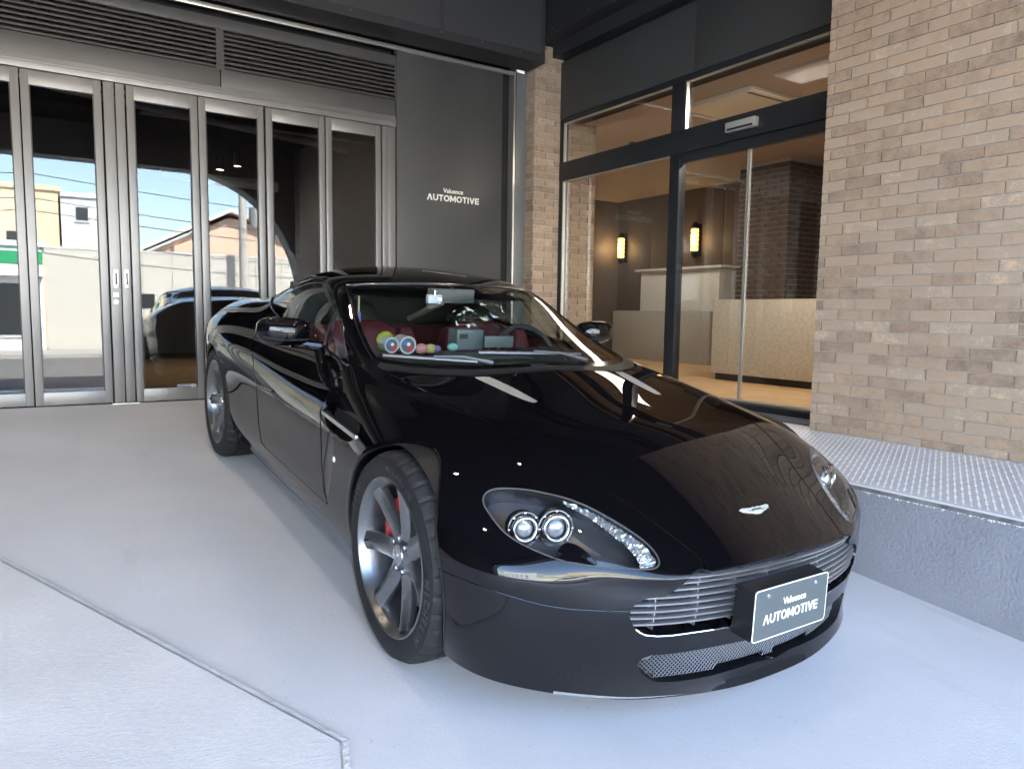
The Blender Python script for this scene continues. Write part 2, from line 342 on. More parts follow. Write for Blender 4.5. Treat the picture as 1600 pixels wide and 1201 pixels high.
# end post and jamb, sign panel, shutter rails
r = empty('door_jamb', (2.733, YF, ZB)); tag(r, 'grey metal end jamb beside the last folding door', 'door jamb')
MB().box(0, .057, -.008, .05, -.01, ZT-ZB).build('post', M_ALU, r, bevel=.002); MB().box(.060, .134, .004, .05, -.01, ZT-ZB).build('jamb', M_ALU, r, bevel=.002)
r = empty('sign_panel', (2.873, YF, .50)); tag(r, 'tall charcoal panel carrying the white company lettering', 'sign panel')
MB().box(0, 1.15, -.014, .05, .0, 3.19).build('panel', M_PANEL, r, bevel=.002)
MB().box(1.15, 1.262, .06, .11, .0, 3.19).build('shutter_recess', M_DARK, r)
def sign_text(parent, cx, cz, y, width, m, ex=.004):
    R90 = Matrix.Translation((cx, y, cz)) @ Matrix.Rotation(rad(90), 4, 'X')
    return R90
def custom_letters(W, H, th):
    """the word AUTOMOTIVE in wide strokes (first A without its bar); returns list of polygons (x,y), total width W"""
    L = []; adv = [.98, .92, .80, 1.02, 1.10, 1.02, .80, .30, .94, .72]; tot = sum(adv)+.12*9
    k = W/tot; x = 0
    t = th
    def poly(pts): L.append(pts)
    def ring(cx, cy, rx, ry, a0=0, a1=360, n=28):
        o_ = [(cx+rx*math.cos(rad(a0+(a1-a0)*i/n)), cy+ry*math.sin(rad(a0+(a1-a0)*i/n))) for i in range(n+1)]
        i_ = [(cx+(rx-t)*math.cos(rad(a0+(a1-a0)*i/n)), cy+(ry-t)*math.sin(rad(a0+(a1-a0)*i/n))) for i in range(n+1)]
        for i in range(n): poly([o_[i], o_[i+1], i_[i+1], i_[i]])
    def slant(x0, y0, x1, y1, w): poly([(x0, y0), (x0+w, y0), (x1+w, y1), (x1, y1)])
    for ch, a in zip('AUTOMOTIVE', adv):
        w = a*k
        if ch == 'A': slant(x, 0, x+w/2-t*.55, H, t*1.1); slant(x+w-t*1.1, 0, x+w/2-t*.55, H, t*1.1)
        elif ch == 'U':
            poly([(x, H*.38), (x+t, H*.38), (x+t, H), (x, H)]); poly([(x+w-t, H*.38), (x+w, H*.38), (x+w, H), (x+w-t, H)]); ring(x+w/2, H*.38, w/2, H*.38, 180, 360)
        elif ch == 'T': poly([(x, H-t), (x+w, H-t), (x+w, H), (x, H)]); poly([(x+w/2-t/2, 0), (x+w/2+t/2, 0), (x+w/2+t/2, H-t), (x+w/2-t/2, H-t)])
        elif ch == 'O': ring(x+w/2, H/2, w/2, H/2)
        elif ch == 'M':
            poly([(x, 0), (x+t, 0), (x+t, H), (x, H)]); poly([(x+w-t, 0), (x+w, 0), (x+w, H), (x+w-t, H)])
            slant(x+w/2-t*.55, H*.18, x, H, t*1.15); slant(x+w/2-t*.55, H*.18, x+w-t*1.15, H, t*1.15)
        elif ch == 'I': poly([(x+w/2-t/2, 0), (x+w/2+t/2, 0), (x+w/2+t/2, H), (x+w/2-t/2, H)])
        elif ch == 'V': slant(x+w/2-t*.55, 0, x, H, t*1.1); slant(x+w/2-t*.55, 0, x+w-t*1.1, H, t*1.1)
        elif ch == 'E':
            poly([(x, 0), (x+t, 0), (x+t, H), (x, H)])
            for yy in (0, H/2-t/2, H-t): poly([(x+t, yy), (x+w, yy), (x+w, yy+t), (x+t, yy+t)])
        x += w+.12*k
    return L
def letters_mesh(polys, fx, depth):
    """fx maps (x,y,d) to 3D"""
    mb = MB()
    for p in polys:
        n = len(p); vs = [fx(a, b, 0) for a, b in p]+[fx(a, b, depth) for a, b in p]
        mb.add(vs, [tuple(range(n)), tuple(range(2*n-1, n-1, -1))]+[(i, i+n, (i+1) % n+n, (i+1) % n) for i in range(n)])
    return mb
letters_mesh(custom_letters(.572, .060, .0125), lambda a, b, d: (.310+a, -.0145-d, 1.845+b), .006).build('automotive_lettering', M_WHITE, r)
text_obj('valuence_lettering', 'Valuence', .060, M_WHITE, r, Matrix.Translation((.596, -.0145, 1.928)) @ Matrix.Rotation(rad(90), 4, 'X'), .002, bold=.0012)
r = empty('shutter_guide', (4.135, YF, .50)); tag(r, 'grey vertical shutter guide beside the charcoal sign panel', 'shutter guide')
MB().box(0, .022, -.05, .05, 0, 3.19).build('guide_rail', M_BRIGHT, r); MB().box(.026, .040, -.058, .05, 0, 3.19).build('guide_lip', M_ALU, r)
MB().box(.043, .160, -.045, .05, 0, 3.19).build('guide_cover', mat('grey_guide', (.17, .18, .19), .45, .2), r, bevel=.003)
o = MB().box(-2.4, 4.13, YF-.045, YF-.012, 3.652, 3.690).build('shutter_bottom_bar', M_BRIGHT, bevel=.004); tag(o, 'bright aluminium shutter bar in the slot under the dark beam', 'shutter bar')
# beams under the porch ceiling
r = empty('porch_beam', (0, 6.04, 3.69)); tag(r, 'dark steel clad beam above the folding doors', 'beam')
b = MB(); b.prism([(0, 0), (.31, 0), (.31, .34), (.60, .34), (.60, 1.0), (0, 1.0)], -9, 4.247, 'x'); b.build('cladding', M_BEAM, r)
for x0, x1 in ((-3.0, -.9), (-.86, 1.2), (1.24, 3.10), (3.14, 4.20)): MB().box(x0, x1, -.004, .002, .075, .95).build('front_panel', mat('beam_panel', (.045, .045, .048), .5, noise=(2, .1)), r)
for x in np.arange(-1.5, 4.2, .42):
    for z in (.055,): MB().lathe([(0, -.004), (.006, -.003), (.007, 0)], 8, (x, 0, z), 'y').build('screw', M_SCREW, r)
r = empty('side_beam', (4.50, 0, 3.82)); tag(r, 'dark steel beam above the charcoal fascia of the entrance', 'beam')
MB().box(.0, .6, -1.3, 6.6, .03, .98).build('cladding', M_BEAM, r); MB().box(-.16, .0, -1.3, 6.6, .16, .98).build('upper_step', M_BEAM, r)
for y in np.arange(2.2, 6.2, .55): MB().lathe([(0, -.166), (.006, -.165), (.007, -.160)], 8, (0, y, .22), 'x').build('screw', M_SCREW, r)
# ================================================================== bricks
BW, BH, BD, PY, PZ = .2195, .0597, .0095, .2265, .0667
_bm_cache = {}
def brick_mesh(w, h, d):
    key = (round(w, 4), round(h, 4), round(d, 4))
    if key not in _bm_cache:
        mb = MB(); e = .0016
        vs = []
        for (zz, i) in ((0, 0), (d-e, 0), (d, e)):
            vs += [(i, i, zz), (w-i, i, zz), (w-i, h-i, zz), (i, h-i, zz)]
        mb.add(vs, [(8, 9, 10, 11)]+[(a*4+k, a*4+(k+1) % 4, a*4+4+(k+1) % 4, a*4+4+k) for a in (0, 1) for k in range(4)])
        me = mb.mesh('brick'); me.materials.append(M_BRICK); _bm_cache[key] = me
    return _bm_cache[key]
def brick_run(u0, u1, phase):
    """pieces (start, width) of one course between u0 and u1"""
    out = []; k = math.floor((u0-phase)/PY)-1
    while True:
        a = phase+k*PY+(PY-BW)/2; b_ = a+BW; k += 1
        if a > u1: break
        a2, b2 = max(a, u0), min(b_, u1)
        if b2-a2 > .012: out.append((a2, b2-a2))
    return out
def brick_face(parent, origin, udir, ndir, U0, U1, z0, z1, phase, single, first_h=None):
    """bricks on a wall face: u along udir, up = z, proud along ndir; single(u,z) -> own object, else joined as stuff"""
    ud = Vector(udir); nd = Vector(ndir); stuff = MB(); zc = z0; i = 0
    rot = Matrix((ud, Vector((0, 0, 1)), nd)).transposed()
    while zc < z1-.02:
        h = first_h if (i == 0 and first_h) else BH
        h = min(h, z1-zc)
        for a, w in brick_run(U0, U1, phase+(PY/2 if i % 2 else 0)):
            dj = random.uniform(-.0009, .0007)
            p = Vector(origin)+ud*a+Vector((0, 0, zc))+nd*dj
            if single(a+w/2, zc+h/2):
                o = bpy.data.objects.new('brick', brick_mesh(w, h, BD)); COL.objects.link(o); o.parent = parent
                o.matrix_local = Matrix.Translation(p) @ rot.to_4x4()
            else:
                me = brick_mesh(w, h, BD); n = len(stuff.v)
                for v in me.vertices: stuff.v.append(tuple(p+rot @ v.co))
                stuff.f += [tuple(q+n for q in f.vertices) for f in me.polygons]
        zc += (h+PZ-BH) if i == 0 and first_h else PZ; i += 1
    if stuff.v:
        o = stuff.build('brickwork', M_BRICK, parent); tag(o, kind='stuff')
# right-hand wall: face x = XB, seen from -x; u runs towards +y
r = empty('brick_wall', (XB, 2.937, .546)); tag(r, 'brown brick tiled wall right of the glass entrance', 'brick wall')
MB().box(BD*.45, .363, -4.25, 0, -.40, 3.9).build('wall_core', M_MORTAR, r)
brick_face(r, (BD*.45-.0005, 0, 0), (0, -1, 0), (-1, 0, 0), 0, 4.24, .0, 3.9, .047, lambda u, z: u < 1.30 and z < 2.70, .040)
# far pillar at the corner
r = empty('brick_pillar', (4.297, 6.270, .53)); tag(r, 'brown brick tiled pillar between the shutter and the glass entrance', 'pillar')
MB().box(BD*.45, .80, BD*.45, .195, -.02, 3.42).build('pillar_core', M_MORTAR, r)
brick_face(r, (0, BD*.45-.0005, 0), (1, 0, 0), (0, -1, 0), 0, .795, .0, 3.42, .02, lambda u, z: z > .95, .04)
brick_face(r, (BD*.45-.0005, .195, 0), (0, -1, 0), (-1, 0, 0), 0, .195, .0, 3.42, -.05, lambda u, z: z > .95, .04)
# ================================================================== glazed entrance
r = empty('glazed_entrance', (XG, 6.25, .55)); tag(r, 'dark framed glazed entrance screen with transom windows', 'glass front')
def fr(name, y0, y1, z0, z1, x0=0.0, x1=.07, m=M_FRAME, bev=.002): return MB().box(x0, x1, y0-6.25, y1-6.25, z0-.55, z1-.55).build(name, m, r, bevel=bev)
fr('side_post', 6.205, 6.262, .55, 3.25); fr('mullion', 4.520, 4.672, 2.822, 3.212); fr('mullion', 4.560, 4.672, .55, 2.633, .0, .08)
fr('head_rail', 2.94, 6.262, 3.212, 3.256); fr('transom', 2.94, 6.262, 2.634, 2.820, -.004, .09)
fr('track_cover', 2.94, 4.56, 2.550, 2.632, .012, .06); fr('bottom_rail', 4.672, 6.205, .55, .64)
for y0, y1, z0, z1 in ((4.672, 6.205, 2.820, 3.212), (2.94, 4.520, 2.820, 3.212), (4.672, 6.205, .64, 2.634)):
    MB().box(.034, .042, y0-6.25, y1-6.25, z0-.55, z1-.55).build('glass_pane', M_GLASS2, r)
    t = MB(); t.box(.002, .032, y1-6.25-.016, y1-6.25-.004, z0-.55, z1-.55-.004); t.box(.002, .032, y0-6.25, y1-6.25-.004, z1-.55-.012, z1-.55-.003); t.build('glazing_bead', M_BRIGHT, r)
for nm, y0, y1, w in (('sliding_door', 3.860, 4.56, 'left leaf'), ('sliding_door', 2.98, 3.852, 'right leaf, half behind the brick wall')):
    d = empty('sliding_door', (XG+.03, y0, .62)); tag(d, 'frameless glass sliding door, '+w, 'sliding door', 'sliding glass doors of the entrance')
    MB().box(0, .010, 0, y1-y0, 0, 1.93).build('glass_pane', M_GLASS2, d)
    e = (0, .010) if w.startswith('left') else (y1-y0-.010, y1-y0)
    MB().box(-.004, .014, e[0], e[1], 0, 1.93).build('edge_seal', M_BRIGHT, d)
    MB().box(-.006, .016, 0, y1-y0, -.012, .0).build('bottom_shoe', M_BRIGHT, d)
r = empty('entrance_fascia', (XG, 4.4, 3.26)); tag(r, 'charcoal fascia panels above the glass entrance', 'fascia')
for y0, y1 in ((4.434, 6.262), (2.94, 4.428)): MB().box(-.002, .06, y0-4.4, y1-4.4, 0, .56).build('panel', mat('fascia_panel', (.050, .050, .052), .5, noise=(1.2, .12)), r, bevel=.002)
MB().box(.03, .3, -1.46, 1.86, -.002, .60).build('backing', M_DARK, r)
r = empty('door_sensor', (XG, 4.033, 2.69)); tag(r, 'silver automatic door sensor on the dark transom', 'sensor')
MB().box(-.055, -.005, -.283, 0, .0, .075).build('housing', mat('sensor_silver', (.55, .55, .54), .35, .5), r, bevel=.008)
MB().box(-.0565, -.054, -.262, -.02, .010, .026).build('lens_strip', M_FRAME, r)
r = empty('entrance_sill', (XG, 3.7, .55)); tag(r, 'dark metal sill below the sliding glass doors', 'door sill')
MB().box(-.03, .10, -.76, .86, .0, .05).build('sill', M_FRAME, r, bevel=.003)
# ================================================================== raised step with patterned tread
r = empty('entrance_step', (3.046, 1.2, .544)); tag(r, 'raised grey step with dimpled non-slip top along the brick wall', 'step')
b = MB(); b.add([(0, -2.6, -.75), (0, 4.9, -.75), (0, 4.9, -.03), (0, -2.6, -.03), (.2, -2.6, -.75), (.2, 4.9, -.75), (.2, 4.9, -.03), (.2, -2.6, -.03)], [(0, 3, 2, 1), (4, 5, 6, 7), (3, 7, 6, 2)])
b.build('step_face', M_STEPF, r)
MB().box(.006, .03, -2.6, 4.9, -.030, -.012).build('edge_recess', mat('worn_edge', (.20, .19, .185), .7, noise=(20, .4)), r)
MB().box(-.004, 1.57, -2.6, 5.2, -.012, -.003).build('tread_base', mat('tread_grey', (.58, .585, .61), .5, noise=(3, .08)), r)
dm = MB(); px_, py_ = .030, .030
dimp = [(-.0085, 0, 0), (0, -.0050, 0), (.0085, 0, 0), (0, .0050, 0), (0, 0, .0030)]
for i in range(int(1.17/px_)):
    for j in range(int(3.4/py_)):
        x = .03+i*px_; y = -.35+j*py_+(px_/2 if i % 2 else 0); n = len(dm.v); a = rad(45 if (i+j) % 2 else -45); c, s_ = math.cos(a), math.sin(a)
        dm.v += [(x+p[0]*c-p[1]*s_, y+p[0]*s_+p[1]*c, -.003+p[2]) for p in dimp]; dm.f += [(n, n+1, n+4), (n+1, n+2, n+4), (n+2, n+3, n+4), (n+3, n, n+4)]
o = dm.build('tread_dimples', mat('tread_dimple', (.74, .745, .77), .45), r); tag(o, kind='stuff')
ch = MB(); n0 = 70
for i in range(n0):                 # chipped paint along the top of the step face
    y = -.1+i*.013+random.uniform(0, .01); h = random.uniform(.002, .012)*(1 if random.random() < .6 else .3)
    ch.add([(-.0012, y, -.031), (-.0012, y+random.uniform(.004, .02), -.031), (-.0012, y+random.uniform(0, .015), -.031-h)], [(0, 2, 1)])
ch.build('paint_chips', mat('chip_white', (.70, .71, .72), .8), r)
o = MB().box(XG-.25, XG-.005, 2.98, 4.6, .542, .555).build('door_mat', mat('mat_fibre', (.10, .11, .14), .95, bump=(220, 1.0), noise=(160, .35)), bevel=.003); tag(o, 'dark grey entrance mat at the sliding doors', 'mat')
# ================================================================== porch shell
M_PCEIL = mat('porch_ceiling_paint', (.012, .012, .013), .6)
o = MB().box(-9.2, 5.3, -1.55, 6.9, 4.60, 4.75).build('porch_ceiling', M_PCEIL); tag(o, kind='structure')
# street front with wide arched opening (behind the photographer)
def arch_wall():
    a, b_, cx, cz = 2.05, 2.34, 2.35, 1.40; zt = 3.74; xl = -6.6
    pts = [(4.40, -1.2), (4.40, cz)]+[(cx+a*math.cos(t), cz+b_*math.sin(t)) for t in np.linspace(0, math.pi/2, 24)[1:]]
    pts += [(xl+1.6-1.6*math.sin(t), zt-1.6+1.6*math.cos(t)) for t in np.linspace(0, math.pi/2, 14)]+[(xl, -1.2)]
    outer = [(-9.2, -1.2), (-9.2, 5.2), (30, 5.2), (30, -1.2)]
    poly = outer+pts
    mb = MB(); mb.prism(poly, -1.85, -1.40, 'y'); return mb
bm = bmesh.new(); me = arch_wall().mesh('arched_front'); bm.from_mesh(me); bmesh.ops.triangulate(bm, faces=[f for f in bm.faces if len(f.verts) > 4], ngon_method='EAR_CLIP'); bm.to_mesh(me); bm.free()
o = link('arched_front_wall', me, mat('street_front_render', (.33, .31, .29), .7)); tag(o, 'rendered street front with a wide arched opening behind the photographer', 'building front')
o = MB().box(-9.2, 30, -1.40, 14, 5.0, 5.2).build('building_roof', mat('roof_grey', (.25, .25, .25), .8)); tag(o, 'flat grey roof slab over the whole building', 'roof')
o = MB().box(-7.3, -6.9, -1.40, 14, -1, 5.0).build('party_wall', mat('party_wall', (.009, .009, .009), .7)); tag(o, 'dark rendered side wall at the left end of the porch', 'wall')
# porch downlights (lit in the photograph: their glints lie on the bonnet)
M_LAMP = mat('lamp_glow', (1, .9, .75), .4, emit=(1.0, .78, .48), estr=26)
_dl = [(-1.3, 1.3, 'at the street end, left'), (.7, 1.3, 'at the street end, middle'), (2.9, 1.3, 'at the street end, right'), (-1.3, 3.4, 'in the middle row, left'), (.7, 3.4, 'in the middle row above the car'),
       (2.9, 3.4, 'in the middle row, right'), (-1.3, 5.3, 'near the folding doors, left'), (.7, 5.3, 'near the folding doors, middle')]
for x, y, w in _dl:
    r = empty('ceiling_downlight', (x, y, 4.60)); tag(r, 'small warm downlight in the dark porch ceiling, '+w, 'downlight', 'downlights of the porch ceiling')
    MB().lathe([(.055, .0), (.055, -.012), (.042, -.012), (.040, .0)], 24).build('trim_ring', M_FRAME, r, smooth=True)
    MB().lathe([(0, -.004), (.040, -.004)], 24).build('lamp_lens', M_LAMP, r)
    ld = bpy.data.lights.new('downlight_light', 'SPOT'); ld.energy = 2.4 if y > 4.5 else .9; ld.color = (1, .88, .74); ld.spot_size = rad(125); ld.spot_blend = .7; ld.shadow_soft_size = .04
    lo = bpy.data.objects.new('downlight_light', ld); COL.objects.link(lo); lo.parent = r; lo.location = (0, 0, -.02)
# ================================================================== lobby behind the entrance
def box_s(name, m, *b):
    o = MB().box(*b).build(name, m); tag(o, kind='structure'); return o
box_s('lobby_floor', M_WOOD, XG+.10, 9.0, 2.6, 10.4, .50, .612)
box_s('lobby_ceiling', M_CEIL, XG+.08, 9.0, 2.6, 10.4, 3.262, 3.35)
box_s('lobby_back_wall', M_WALLP, 8.86, 9.0, 2.6, 10.4, .612, 3.262)
box_s('lobby_end_wall', M_WALLP, XG+.5, 8.86, 10.2, 10.4, .612, 3.262)
box_s('lobby_near_wall', M_WALLP, XG+.10, 8.86, 2.60, 2.75, .612, 3.262)
pr = empty('wall_panelling', (8.86, 6, .612)); tag(pr, 'taupe wood wall panels behind the reception counter', 'wall panelling')
for k in range(9): MB().box(-.03, -.004, -2.9+k*.78, -2.9+k*.78+.772, .0, 2.65).build('panel', M_WALLP, pr, bevel=.003)
r = empty('reception_counter', (5.95, 3.2, .612)); tag(r, 'beige speckled stone reception counter behind the sliding doors', 'counter')
MB().box(0, .55, -.3, 2.13, .07, .83).build('counter_body', mat('beige_stone', (.60, .54, .44), .5, noise=(30, .14, 8)), r, bevel=.004); MB().box(.04, .5, -.28, 2.10, 0, .07).build('plinth', M_FRAME, r)
r = empty('reception_desk', (7.5, 6.76, .612)); tag(r, 'grey stone reception desk with raised pale back block', 'desk')
MB().box(0, .6, 0, 1.96, 0, .72).build('desk_front', M_STONE, r, bevel=.004); MB().box(.05, .6, -.004, 1.3, .50, .62).build('drawer_band', M_STONE, r)
MB().box(.18, .62, .03, 1.55, .722, 1.30).build('raised_block', M_STONE2, r, bevel=.004); MB().box(.12, .66, -.05, 1.63, 1.302, 1.335).build('block_top', M_STONE2, r, bevel=.003)
r = empty('lobby_column', (8.0, 6.0, .612)); tag(r, 'dark brick column standing inside the lobby', 'column')
M_BRICKD = mat('dark_brick', (.10, .075, .06), .75, noise=(14, .3))
MB().box(.0, .66, .0, .78, 0, 2.65).build('column_core', M_MORTAR, r)
me = MB().box(0, .008, 0, .2180, 0, .059).mesh('column_brick'); me.materials.append(M_BRICKD)
for i in range(39):
    for k in range(-1, 4):
        a = max(0, k*.2265+(.113 if i % 2 else 0)); b_ = min(.78, k*.2265+(.113 if i % 2 else 0)+.218)
        if b_-a < .03: continue
        for face in (0, 1):
            if face and b_ > .66: b2 = .66
            else: b2 = b_
            if b2-a < .03: continue
            o = bpy.data.objects.new('brick', me); COL.objects.link(o); o.parent = r; o.scale = (1, (b2-a)/.218, 1)
            if face == 0: o.location = (-.008, a, .01+i*.0667)
            else: o.location = (a, 0, .01+i*.0667); o.rotation_euler = (0, 0, rad(-90)); o.location = (a, 0.0, .01+i*.0667)
r = empty('ceiling_cassette', (5.25, 4.38, 3.262)); tag(r, 'square cream ceiling panel of an air conditioner above the entrance', 'air conditioner')
MB().box(0, .70, 0, .80, -.045, 0).build('panel', mat('cassette_cream', (.80, .72, .58), .5), r, bevel=.012); MB().box(.04, .66, .05, .075, -.047, -.044).build('slot', M_FRAME, r)
for i, (x, y) in enumerate(((5.5, 3.4), (5.75, 3.25), (6.6, 5.6), (6.9, 5.4), (5.9, 6.6), (6.2, 6.4))):
    r = empty('recessed_spotlight', (x, y, 3.262)); tag(r, 'small black recessed spotlight in the lobby ceiling, %s' % ('nearest the brick wall', 'beside the nearest one', 'behind the cream panel', 'further behind the cream panel', 'left of the lobby', 'left of the lobby, inner one')[i], 'spotlight', 'recessed spotlights of the lobby ceiling')
    MB().lathe([(.045, 0), (.045, -.006), (.034, -.006), (.032, -.001)], 20).build('trim', M_FRAME, r); MB().lathe([(0, -.002), (.032, -.002)], 20).build('lens', M_DARK, r)
for i, (x, y) in enumerate(((6.4, 5.9), (6.7, 4.3))):
    r = empty('smoke_detector', (x, y, 3.262)); tag(r, 'white round smoke detector on the lobby ceiling, '+('further from the street', 'nearer the brick wall')[i], 'detector', 'smoke detectors of the lobby')
    MB().lathe([(.055, 0), (.055, -.018), (.035, -.030), (.030, -.050), (0, -.050)], 24).build('housing', mat('white_plastic', (.8, .8, .78), .5), r, smooth=True)
M_BULB = mat('sconce_glow', (1, .8, .4), .4, emit=(1.0, .60, .16), estr=.22)
for i, (y, z) in enumerate(((9.98, 2.44), (8.25, 2.455))):
    r = empty('wall_sconce', (8.82, y, z)); tag(r, 'lit amber glass wall sconce with black ends, '+('left one', 'right one')[i], 'wall lamp', 'wall sconces in the lobby')
    MB().box(-.05, .03, -.05, .05, -.25, .25).build('back_plate', M_FRAME, r)
    for k in range(5): MB().lathe([(.0, -.032), (.055, -.030), (.062, 0), (.055, .030), (0, .032)], 16, (-.09, 0, -.14+k*.07)).build('glass_ring', M_BULB, r, smooth=True)
    for s in (-1, 1): MB().lathe([(.0, 0), (.06, 0), (.05, s*.05), (.03, s*.09), (0, s*.09)], 16, (-.09, 0, s*.18)).build('end_cap', M_FRAME, r, smooth=True)
    ld = bpy.data.lights.new('sconce_light', 'POINT'); ld.energy = .35; ld.color = (1, .72, .38); ld.shadow_soft_size = .08
    lo = bpy.data.objects.new('sconce_light', ld); COL.objects.link(lo); lo.parent = r; lo.location = (-.22, 0, 0)
def cove(name, x, y, z, sx, sy, e, col, label):
    r = empty(name, (x, y, z)); tag(r, label, 'ceiling lamp')
    MB().box(-sx/2-.03, sx/2+.03, -sy/2-.03, sy/2+.03, -.02, 0).build('lamp_tray', mat('tray_white', (.8, .76, .7), .6), r)
    ld = bpy.data.lights.new(name+'_light', 'AREA'); ld.shape = 'RECTANGLE'; ld.size = sx; ld.size_y = sy; ld.energy = e; ld.color = col
    lo = bpy.data.objects.new('lamp_light', ld); COL.objects.link(lo); lo.parent = r; lo.location = (0, 0, -.03)
cove('lobby_lamp', 6.4, 7.2, 3.26, .5, 2.2, 2.8, (1, .90, .80), 'warm ceiling lamp deep inside the lobby')
cove('lobby_lamp', 5.35, 3.75, 3.26, .3, .6, 5.0, (1, .90, .80), 'warm ceiling lamp over the stone counter')
# ================================================================== showroom behind the folding doors
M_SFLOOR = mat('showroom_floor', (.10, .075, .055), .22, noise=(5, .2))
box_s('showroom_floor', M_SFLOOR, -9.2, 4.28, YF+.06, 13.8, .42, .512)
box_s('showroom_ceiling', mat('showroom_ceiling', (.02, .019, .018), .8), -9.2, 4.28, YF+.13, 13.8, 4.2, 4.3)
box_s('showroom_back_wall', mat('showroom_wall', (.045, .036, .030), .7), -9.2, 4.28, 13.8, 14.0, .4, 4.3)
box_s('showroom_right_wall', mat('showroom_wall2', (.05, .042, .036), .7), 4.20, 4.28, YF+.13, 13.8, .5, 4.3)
for i, (x, y, z) in enumerate(((1.95, 9.6, 2.96), (2.22, 9.9, 3.08))):
    r = empty('pendant_lamp', (x, y, z)); tag(r, 'small lit black pendant spot inside the dark showroom, '+('lower one', 'higher one')[i], 'pendant lamp', 'pendant spots in the showroom')
    MB().lathe([(.0, .16), (.045, .16), (.05, 0), (.044, 0), (.04, .12)], 20).build('shade', M_FRAME, r, smooth=True); MB().lathe([(0, .02), (.043, .02)], 20).build('bulb', M_LAMP, r)
    MB().tube([(0, 0, .16), (0, 0, 4.2-z)], .004, 6).build('cord', M_FRAME, r)
    ld = bpy.data.lights.new('pendant_light', 'SPOT'); ld.energy = 14; ld.color = (1, .75, .45); ld.spot_size = rad(95); ld.shadow_soft_size = .04
    lo = bpy.data.objects.new('pendant_light', ld); COL.objects.link(lo); lo.parent = r; lo.location = (0, 0, .0)
for i, (x0, y0, x1, y1, z, rr) in enumerate(((.2, 8.2, 3.4, 9.2, 3.3, .035), (1.4, 10.4, 2.9, 10.6, 2.98, .07), (-3, 8.8, 1.0, 8.8, 3.5, .02), (1.0, 8.8, 3.6, 8.7, 3.32, .02))):
    o = MB().tube([(x0, y0, z), (x1, y1, z)], rr, 10).build('ceiling_pipe', mat('pipe_grey', (.24, .22, .20), .5), smooth=True); tag(o, 'grey pipe under the dark showroom ceiling, %s' % ('slim diagonal one', 'thick short one', 'thin one at left', 'thin one at right')[i], 'pipe', 'pipes under the showroom ceiling')
# ================================================================== street opposite (seen as reflections)
def house(name, label, x0, x1, y, z0, z1, depth, m, wins=(), cat='building'):
    r = empty(name, (x0, y, z0)); tag(r, label, cat)
    MB().box(0, x1-x0, -depth, 0, 0, z1-z0).build('wall', m, r)
    MB().box(-.1, x1-x0+.1, -depth, .08, z1-z0, z1-z0+.18).build('parapet', m, r)
    for (a, b_, c, d) in wins:
        w = MB().box(a, b_, .0, .03, c, d).build('window', mat('far_window', (.03, .035, .04), .1), r)
        MB().box(a-.06, b_+.06, -.01, .05, c-.08, c).build('sill', mat('far_sill', (.5, .5, .5), .6), w)
    return r
M_CREAM = mat('cream_render', (.62, .52, .36), .8, noise=(.6, .06)); M_PBLUE = mat('pale_blue_render', (.58, .64, .66), .8)
M_WWALL = mat('white_sheet_wall', (.50, .485, .43), .6, bump=(3, .2, (6, 1, 1))); M_PINK = mat('pink_render', (.60, .44, .34), .8)
Z0 = _zs
house('cream_building', 'cream rendered block reflected in the left door glass', -12, .86, -20, Z0, 5.6, 8, M_CREAM, [(2, 3, 3.4, 4.6), (5, 6, 3.4, 4.6), (8, 9, 3.4, 4.6), (11.2, 11.7, 3.9, 4.3)])
house('pale_blue_building', 'pale blue rendered block beside the cream one', .95, 3.2, -20.5, Z0, 5.5, 7, M_PBLUE, [(.5, .9, 4.9, 5.4), (1.5, 1.75, 4.9, 5.4)])
r = house('corner_shop', 'low white shop with a green stripe on its sign band', -12, .25, -16.4, Z0, 3.25, 3.4, mat('shop_white', (.70, .70, .68), .6), [(6.0, 8.2, .6, 2.3), (9.2, 11.6, .6, 2.3)], 'shop')
MB().box(0, 12.25, .01, .25, 2.95, 3.35).build('green_stripe', mat('sign_green', (.02, .30, .12), .5), r); MB().box(0, 12.25, .01, .22, 2.55, 2.94).build('white_band', mat('sign_white', (.8, .8, .78), .5), r)
r = empty('sheet_wall', (.3, -16.3, Z0)); tag(r, 'tall white panelled boundary wall across the street', 'wall')
for k in range(14): MB().box(k*.98, k*.98+.965, -.06, random.uniform(0, .008), .1, 3.5).build('panel', M_WWALL, r)
MB().box(-.02, 13.8, -.08, .02, 3.5, 3.58).build('coping', mat('far_sill2', (.55, .55, .53), .6), r)
MB().box(2.6, 3.3, .0, .03, 1.55, 2.05).build('window', mat('far_window', (.03, .035, .04), .1), r)
r = empty('gabled_house', (4.4, -26, Z0)); tag(r, 'pink gabled house rising behind the white wall', 'house')
MB().prism([(0, 0), (9.4, 0), (9.4, 4.4), (3.9, 6.1), (0, 4.1)], -9, 0, 'y').build('wall', M_PINK, r)
b = MB(); b.add([(-.5, .5, 4.05), (3.9, .5, 6.32), (3.9, -9.5, 6.32), (-.5, -9.5, 4.05), (9.9, .5, 4.3), (9.9, -9.5, 4.3), (-.5, .5, 4.2), (3.9, .5, 6.5), (3.9, -9.5, 6.5), (-.5, -9.5, 4.2), (9.9, .5, 4.48), (9.9, -9.5, 4.48)],
               [(0, 1, 2, 3), (1, 4, 5, 2), (6, 9, 8, 7), (7, 8, 11, 10), (0, 6, 7, 1), (1, 7, 10, 4), (3, 2, 8, 9), (2, 5, 11, 8)]); b.build('roof', mat('pale_roof', (.60, .54, .50), .7), r)
for a in (1.0, 2.2, 5.2, 6.4, 7.6): MB().box(a, a+.8, 0, .05, 2.3, 3.2).build('window', mat('far_window', (.03, .035, .04), .1), r)
